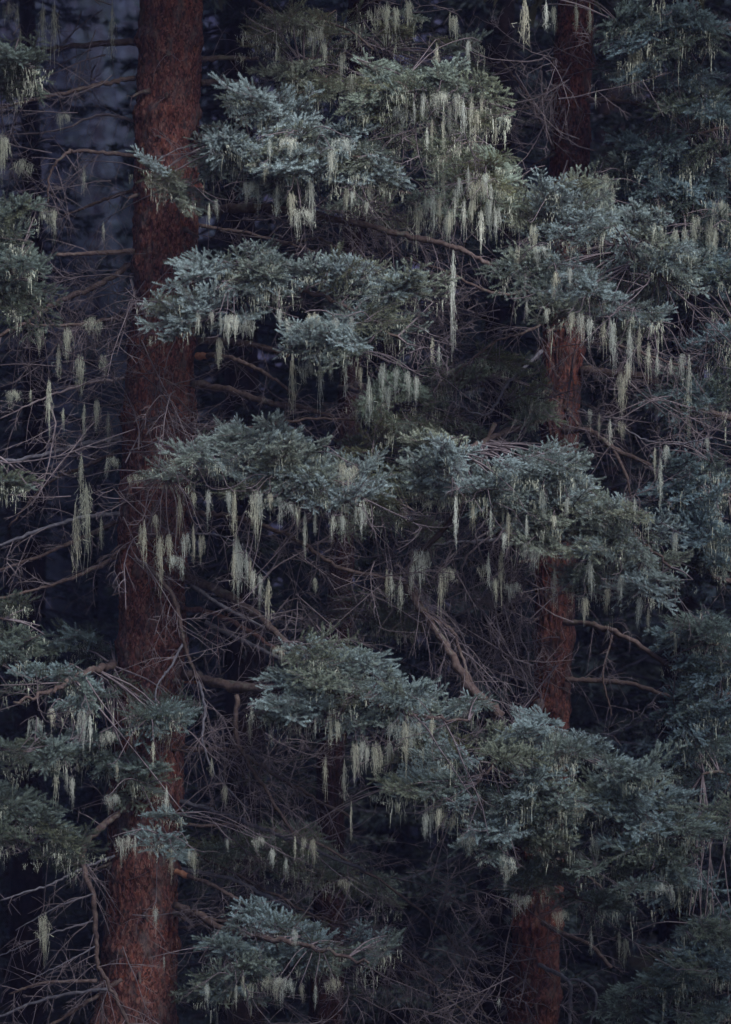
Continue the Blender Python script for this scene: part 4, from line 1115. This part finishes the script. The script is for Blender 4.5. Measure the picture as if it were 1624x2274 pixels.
GR = (
    ('lichen tassels at the top left edge', 'faint lichen beard hanging from the top edge left of the thick trunk', ((95, -8, 100, 0.3), (122, -8, 112, 0.3), (250, -8, 120, 0.3), (24, 0, 60, 0.3), (45, 60, 100, 0.3))),
    ('lichen left of the thick trunk', 'greenish lichen tassel on the dead twigs left of the thick trunk', ((110, 830, 965, -0.5), (187, 890, 978, -0.4), (130, 760, 850, -0.4), (178, 780, 880, -0.4), (28, 862, 915, -0.5), (68, 860, 900, -0.5), (140, 900, 960, -0.4),
      (190, 1060, 1252, -0.4), (225, 1140, 1230, -0.4), (180, 1000, 1100, -0.4), (240, 905, 1000, -0.3), (150, 720, 800, -0.5), (90, 720, 790, -0.5), (215, 880, 960, -0.3), (50, 350, 410, 0.0), (187, 360, 430, 0.0), (140, 245, 300, 0.0),
      (105, 455, 520, -0.3), (120, 460, 530, -0.3), (230, 490, 545, 0.0), (250, 1010, 1060, -0.4), (300, 1050, 1090, -0.7), (205, 700, 760, -0.4), (5, 290, 400, -0.4), (14, 300, 380, -0.4), (230, 780, 850, -0.3))),
    ('lichen under the upper bough', 'pale lichen tassel under the upper blue-green bough', ((648, 420, 482, -1.4), (668, 455, 522, -1.4), (770, 415, 472, -1.3), (782, 420, 460, -1.3), (815, 445, 480, -1.3), (560, 400, 460, -1.2), (545, 400, 440, -1.2), (600, 300, 360, -1.5),
      (735, 330, 380, -1.5), (465, 445, 490, -1.1), (480, 440, 480, -1.1), (640, 300, 345, -1.6), (760, 300, 360, -1.5), (590, 360, 400, -1.5))),
    ('lichen on the upper middle branch', 'dull lichen tassel on the branch end above the lichen-laden bough', ((1047, 205, 300, -1.5), (1030, 215, 290, -1.5), (1000, 230, 300, -1.4), (985, 240, 320, -1.4), (1015, 200, 260, -1.5), (920, 220, 270, -1.4), (1070, 200, 250, -1.5), (890, 230, 280, -1.3), (960, 255, 320, -1.4), (975, 200, 250, -1.5), (1060, 240, 310, -1.5), (940, 200, 250, -1.5))),
    ('lichen on the lichen-laden bough', 'pale lichen tassel crowded on the lichen-laden bough between the trunks', ((960, 420, 500, -0.9), (975, 430, 490, -0.9), (1010, 410, 480, -0.9), (1030, 430, 510, -0.9), (1048, 440, 500, -0.9), (1085, 440, 510, -0.9), (1020, 390, 450, -0.95), (1060, 395, 460, -0.95), (1090, 400, 460, -0.95), (930, 440, 540, -0.7), (1000, 460, 520, -0.9),
      (1078, 380, 430, -0.95), (1040, 360, 420, -0.95), (985, 380, 440, -0.95), (945, 430, 480, -0.8))),
    ('lichen at the top edge', 'khaki lichen beard along the top edge between the trunks', ((908, -5, 48, -0.4), (860, 0, 80, -0.4), (840, 10, 70, -0.4), (880, 10, 60, -0.4), (1010, 30, 80, -0.4), (1280, 0, 60, 0.1), (1310, 0, 70, 0.1), (1000, 20, 70, -0.4), (700, 60, 120, -0.4), (760, 110, 170, -0.5), (650, 130, 190, -0.4), (720, 90, 150, -0.4), (780, 160, 220, -0.5), (1230, 10, 60, 0.0))),
    ('lichen under the second bough', 'pale lichen tassel under the second bough before the thick trunk', ((505, 690, 752, -1.6), (520, 690, 745, -1.6), (490, 690, 735, -1.6), (470, 690, 725, -1.5), (440, 690, 730, -1.5), (487, 745, 802, -1.4), (620, 680, 720, -1.5), (745, 700, 760, -1.6), (765, 770, 850, -1.5), (850, 800, 880, -1.5), (905, 820, 880, -1.5), (680, 800, 850, -1.4), (735, 790, 840, -1.5), (880, 810, 870, -1.5),
      (800, 810, 860, -1.5), (960, 745, 800, -1.3), (975, 760, 810, -1.3), (640, 700, 750, -1.4), (695, 690, 740, -1.6), (925, 830, 880, -1.4), (860, 850, 905, -1.4), (780, 700, 740, -1.8))),
    ('lichen before the slim trunk', 'pale lichen tassel on the bough in front of the slim trunk', ((1290, 690, 750, -1.1), (1310, 700, 760, -1.1), (1360, 700, 800, -1.1), (1400, 710, 820, -1.0), (1420, 720, 800, -1.0), (1440, 750, 830, -1.0), (1530, 780, 880, -0.6), (1515, 780, 840, -0.7), (1235, 600, 650, -1.2), (1185, 490, 560, -0.8), (1150, 540, 620, -0.8), (1270, 690, 740, -1.1), (1380, 820, 900, -0.8), (1395, 800, 850, -0.9), (1460, 780, 830, -0.9), (1490, 790, 830, -0.8), (1215, 680, 720, -1.1), (1170, 660, 710, -1.0), (1200, 540, 590, -0.9), (1265, 590, 640, -1.3))),
    ('lichen on the grey dead branch', 'ragged lichen tassel on the grey dead branch right of the slim trunk', ((1355, 925, 985, 0.0), (1330, 910, 960, 0.1), (1455, 985, 1050, -0.1), (1480, 985, 1030, -0.2), (1380, 930, 970, 0.1), (1570, 970, 1000, -0.4), (1310, 905, 945, 0.3))),
    ('lichen under the third bough', 'pale lichen tassel under the third bough before the thick trunk', ((463, 1082, 1152, -1.4), (520, 1082, 1182, -1.4), (508, 1085, 1150, -1.4), (567, 1080, 1188, -1.4), (575, 1085, 1150, -1.4), (678, 1125, 1217, -1.4), (660, 1115, 1180, -1.4), (700, 1130, 1180, -1.4), (640, 1110, 1160, -1.4), (740, 1140, 1190, -1.4), (805, 1110, 1170, -1.4), (790, 1120, 1160, -1.4), (760, 1140, 1190, -1.4), (600, 1090, 1140, -1.4), (430, 1090, 1130, -1.3), (400, 1090, 1170, -1.2), (760, 1020, 1070, -1.6), (320, 1150, 1240, -1.0), (355, 1180, 1285, -1.0), (375, 1180, 1250, -1.0), (345, 1140, 1180, -1.0), (390, 1230, 1275, -1.0), (430, 1160, 1240, -1.1), (448, 1180, 1240, -1.1), (312, 1160, 1210, -1.0), (780, 1030, 1080, -1.6), (620, 1100, 1140, -1.4))),
    ('lichen on the grey twig', 'pale lichen tassel along the drooping grey twig', ((520, 1205, 1300, -1.2), (548, 1220, 1290, -1.2), (562, 1260, 1310, -1.2), (555, 1230, 1300, -1.2), (578, 1270, 1340, -1.2), (525, 1185, 1260, -1.15))),
    ('lichen under the middle right bough', 'pale lichen tassel under the middle bough left of the slim trunk', ((1013, 1088, 1192, -1.2), (1050, 1110, 1170, -1.1), (1090, 1120, 1190, -1.1), (1130, 1130, 1200, -1.0), (1170, 1140, 1190, -1.0), (870, 1260, 1330, -0.5), (890, 1270, 1350, -0.5), (930, 1210, 1290, -0.5), (945, 1215, 1280, -0.5), (980, 1260, 1345, -0.5), (995, 1255, 1310, -0.5), (915, 1250, 1310, -0.5), (860, 1255, 1320, -0.5), (1075, 1250, 1290, -0.4), (1140, 1290, 1330, -0.4), (1085, 1220, 1300, -0.5), (1100, 1280, 1330, -0.5), (1180, 1200, 1260, -0.7), (1205, 1080, 1140, -0.9), (1310, 1240, 1310, -0.8), (1380, 1270, 1340, -0.8), (1420, 1320, 1380, -0.8), (1440, 1340, 1400, -0.8), (1410, 1100, 1150, -0.8), (1500, 1180, 1225, -0.8), (1260, 1100, 1150, -0.8), (1350, 1300, 1350, -0.7), (1300, 1320, 1370, -0.6), (1120, 1180, 1220, -0.9), (1230, 1140, 1180, -0.9))),
    ('lichen under the central lower bough', 'pale lichen tassel under the central lower bough', ((735, 1590, 1652, -1.4), (750, 1595, 1640, -1.4), (790, 1640, 1720, -1.3), (805, 1640, 1700, -1.3), (835, 1640, 1710, -1.3), (900, 1595, 1692, -1.4), (880, 1600, 1660, -1.4), (915, 1600, 1660, -1.4), (960, 1590, 1650, -1.4), (845, 1650, 1710, -1.3), (700, 1590, 1630, -1.4), (930, 1600, 1640, -1.4), (815, 1650, 1700, -1.3), (865, 1640, 1690, -1.3))),
    ('lichen under the lowest right boughs', 'pale lichen tassel under the lowest frosted boughs before the slim trunk', ((945, 1800, 1850, -1.2), (975, 1790, 1850, -1.2), (990, 1800, 1850, -1.1), (1035, 1850, 1890, -1.1), (1130, 1900, 1960, -1.0), (1115, 1890, 1930, -1.0), (1245, 1780, 1830, -1.0), (1285, 1780, 1820, -1.0), (1155, 1985, 2022, -0.3), (1170, 1985, 2020, -0.3), (1245, 2018, 2062, -0.3), (1145, 1980, 2010, -0.3), (1475, 1958, 2000, -0.8), (1322, 1850, 1910, -0.5), (1440, 1820, 1870, -0.7), (1275, 1885, 1930, -0.3), (1290, 1885, 1920, -0.3))),
    ('lichen under the lower left bough', 'dull lichen tassel under the lower left bough', ((182, 1565, 1652, -1.3), (125, 1690, 1772, -1.0), (148, 1700, 1750, -1.0), (115, 1570, 1620, -1.2), (278, 1850, 1912, -1.1), (300, 1850, 1890, -1.1), (380, 1880, 1940, -1.1), (430, 1885, 1936, -1.1), (200, 1580, 1650, -1.2), (240, 1620, 1660, -1.1), (370, 1740, 1800, -1.1), (80, 1590, 1640, -1.2), (340, 1640, 1690, -1.2), (260, 1690, 1730, -1.1), (250, 1760, 1800, -1.0), (160, 1720, 1780, -1.0), (420, 1880, 1920, -1.1))),
    ('lichen on the twigs below centre', 'small lichen tuft on the bare twigs right of the thick trunk', ((575, 1855, 1890, -0.9), (605, 1880, 1920, -0.9), (635, 1900, 1940, -0.9), (655, 1850, 1900, -0.9), (695, 1860, 1910, -0.8), (500, 1740, 1780, -0.9), (470, 1680, 1720, -0.9), (675, 1855, 1890, -0.8), (765, 1950, 1980, -0.7), (620, 1430, 1470, -0.8), (700, 1280, 1310, -0.7), (505, 1860, 1890, -0.9), (555, 1600, 1650, -1.0), (560, 1560, 1610, -1.1), (345, 2010, 2060, -0.9), (365, 2120, 2150, -0.9))),
    ('lichen under the bottom bough', 'pale lichen tassel under the bottom bough right of the thick trunk', ((605, 2160, 2225, -1.3), (640, 2170, 2225, -1.3), (625, 2165, 2210, -1.3), (525, 2180, 2230, -1.3), (460, 2180, 2225, -1.3), (700, 2180, 2230, -1.3), (670, 2180, 2220, -1.3), (540, 2160, 2200, -1.3), (740, 2170, 2210, -1.3), (655, 2060, 2100, -1.5))),
    ('lichen on the right-edge spruce', 'dull lichen beard on the dense spruce at the right edge', ((1400, 80, 160, 0.2), (1415, 100, 190, 0.2), (1440, 90, 140, 0.2), (1380, 150, 200, 0.3), (1455, 110, 160, 0.2), (1345, 380, 450, 0.5), (1360, 400, 470, 0.5), (1470, 470, 560, 0.4), (1500, 500, 570, 0.3), (1520, 500, 560, 0.3), (1545, 470, 540, 0.3), (1575, 480, 560, 0.3), (1590, 500, 560, 0.2), (1480, 520, 570, 0.3), (1600, 440, 500, 0.2), (1490, 30, 80, 0.0), (1560, 230, 280, 0.2), (1430, 440, 490, 0.5), (1527, 870, 960, 0.4), (1500, 1400, 1450, 0.2), (1390, 2080, 2140, 0.4), (1375, 2060, 2120, 0.4))),
)
for grp, lab, pts in GR:
    dull = grp in ('lichen tassels at the top left edge', 'lichen left of the thick trunk', 'lichen on the right-edge spruce', 'lichen at the top edge')
    for (x, a, b, Y) in pts:
        lichen(x, a, b, Y - 0.2, lab, grp, rl.choice(('narrow', 'full', 'full', 'wide')) if b - a < 70 else rl.choice(('narrow', 'full')), rl.uniform(0.8, 1.2), (0.80, 0.79, 0.72) if dull else None)

# fine lichen fringes all over the sprays: nobody could count them
rng = np.random.default_rng(77)
fine = MB()
TA = []
for t in TUFTS:
    v, _ = t.arrays()
    q = np.concatenate([x for x, _ in t.q])
    TA.append((v, q))
for (m, base, lw, b, d, s, _) in SP:
    for i in range(rng.poisson(7.0 + 6.0 * lw)):
        v, q = TA[int(rng.integers(len(TA)))]
        f = rng.uniform(0.0, 0.5) * s
        side = np.array((-d[1], d[0], 0))
        p = b + d * f + side * rng.normal(0, 0.06) + np.array((0, 0, -0.10 * f - 0.01))
        L = rng.uniform(0.07, 0.18) * (rng.uniform(1.4, 2.4) if rng.random() < 0.3 else 1.0)
        wx = rng.uniform(0.05, 0.12)
        a = rng.random() * 6.28
        c, sn = math.cos(a), math.sin(a)
        x, y, z = v[:, 0] * wx, v[:, 1] * wx, v[:, 2] * L
        fine.add(np.stack((x * c - y * sn + p[0], x * sn + y * c + p[1], z + p[2]), -1), None, q)
tag(link('lichen_fringe', fine.mesh('lichen_fringe', (M_LICHEN,)), None, (0.86, 0.85, 0.77)), 'fine short lichen threads clinging to the undersides of all the boughs', 'lichen', None, 'stuff')

# ------------------------------------------------------------------ the cool evening air
HAZE = 0.0005
hm = bpy.data.materials.new('evening_air')
hm.use_nodes = True
hn = hm.node_tree.nodes
hn.remove(hn['Principled BSDF'])
pv = hn.new('ShaderNodeVolumePrincipled')
pv.inputs['Color'].default_value = (0.50, 0.47, 1.0, 1)
pv.inputs['Density'].default_value = HAZE
hm.node_tree.links.new(pv.outputs[0], hn['Material Output'].inputs['Volume'])
mb = MB()
bx = np.array([(x, y, z) for z in (-8.0, 52.0) for x in (-118, 118) for y in (-98, 92)], float)
mb.add(bx, None, [(0, 1, 3, 2), (4, 6, 7, 5), (0, 4, 5, 1), (2, 3, 7, 6), (0, 2, 6, 4), (1, 5, 7, 3)])
tag(link('haze', mb.mesh('haze', (hm,))), kind='stuff')
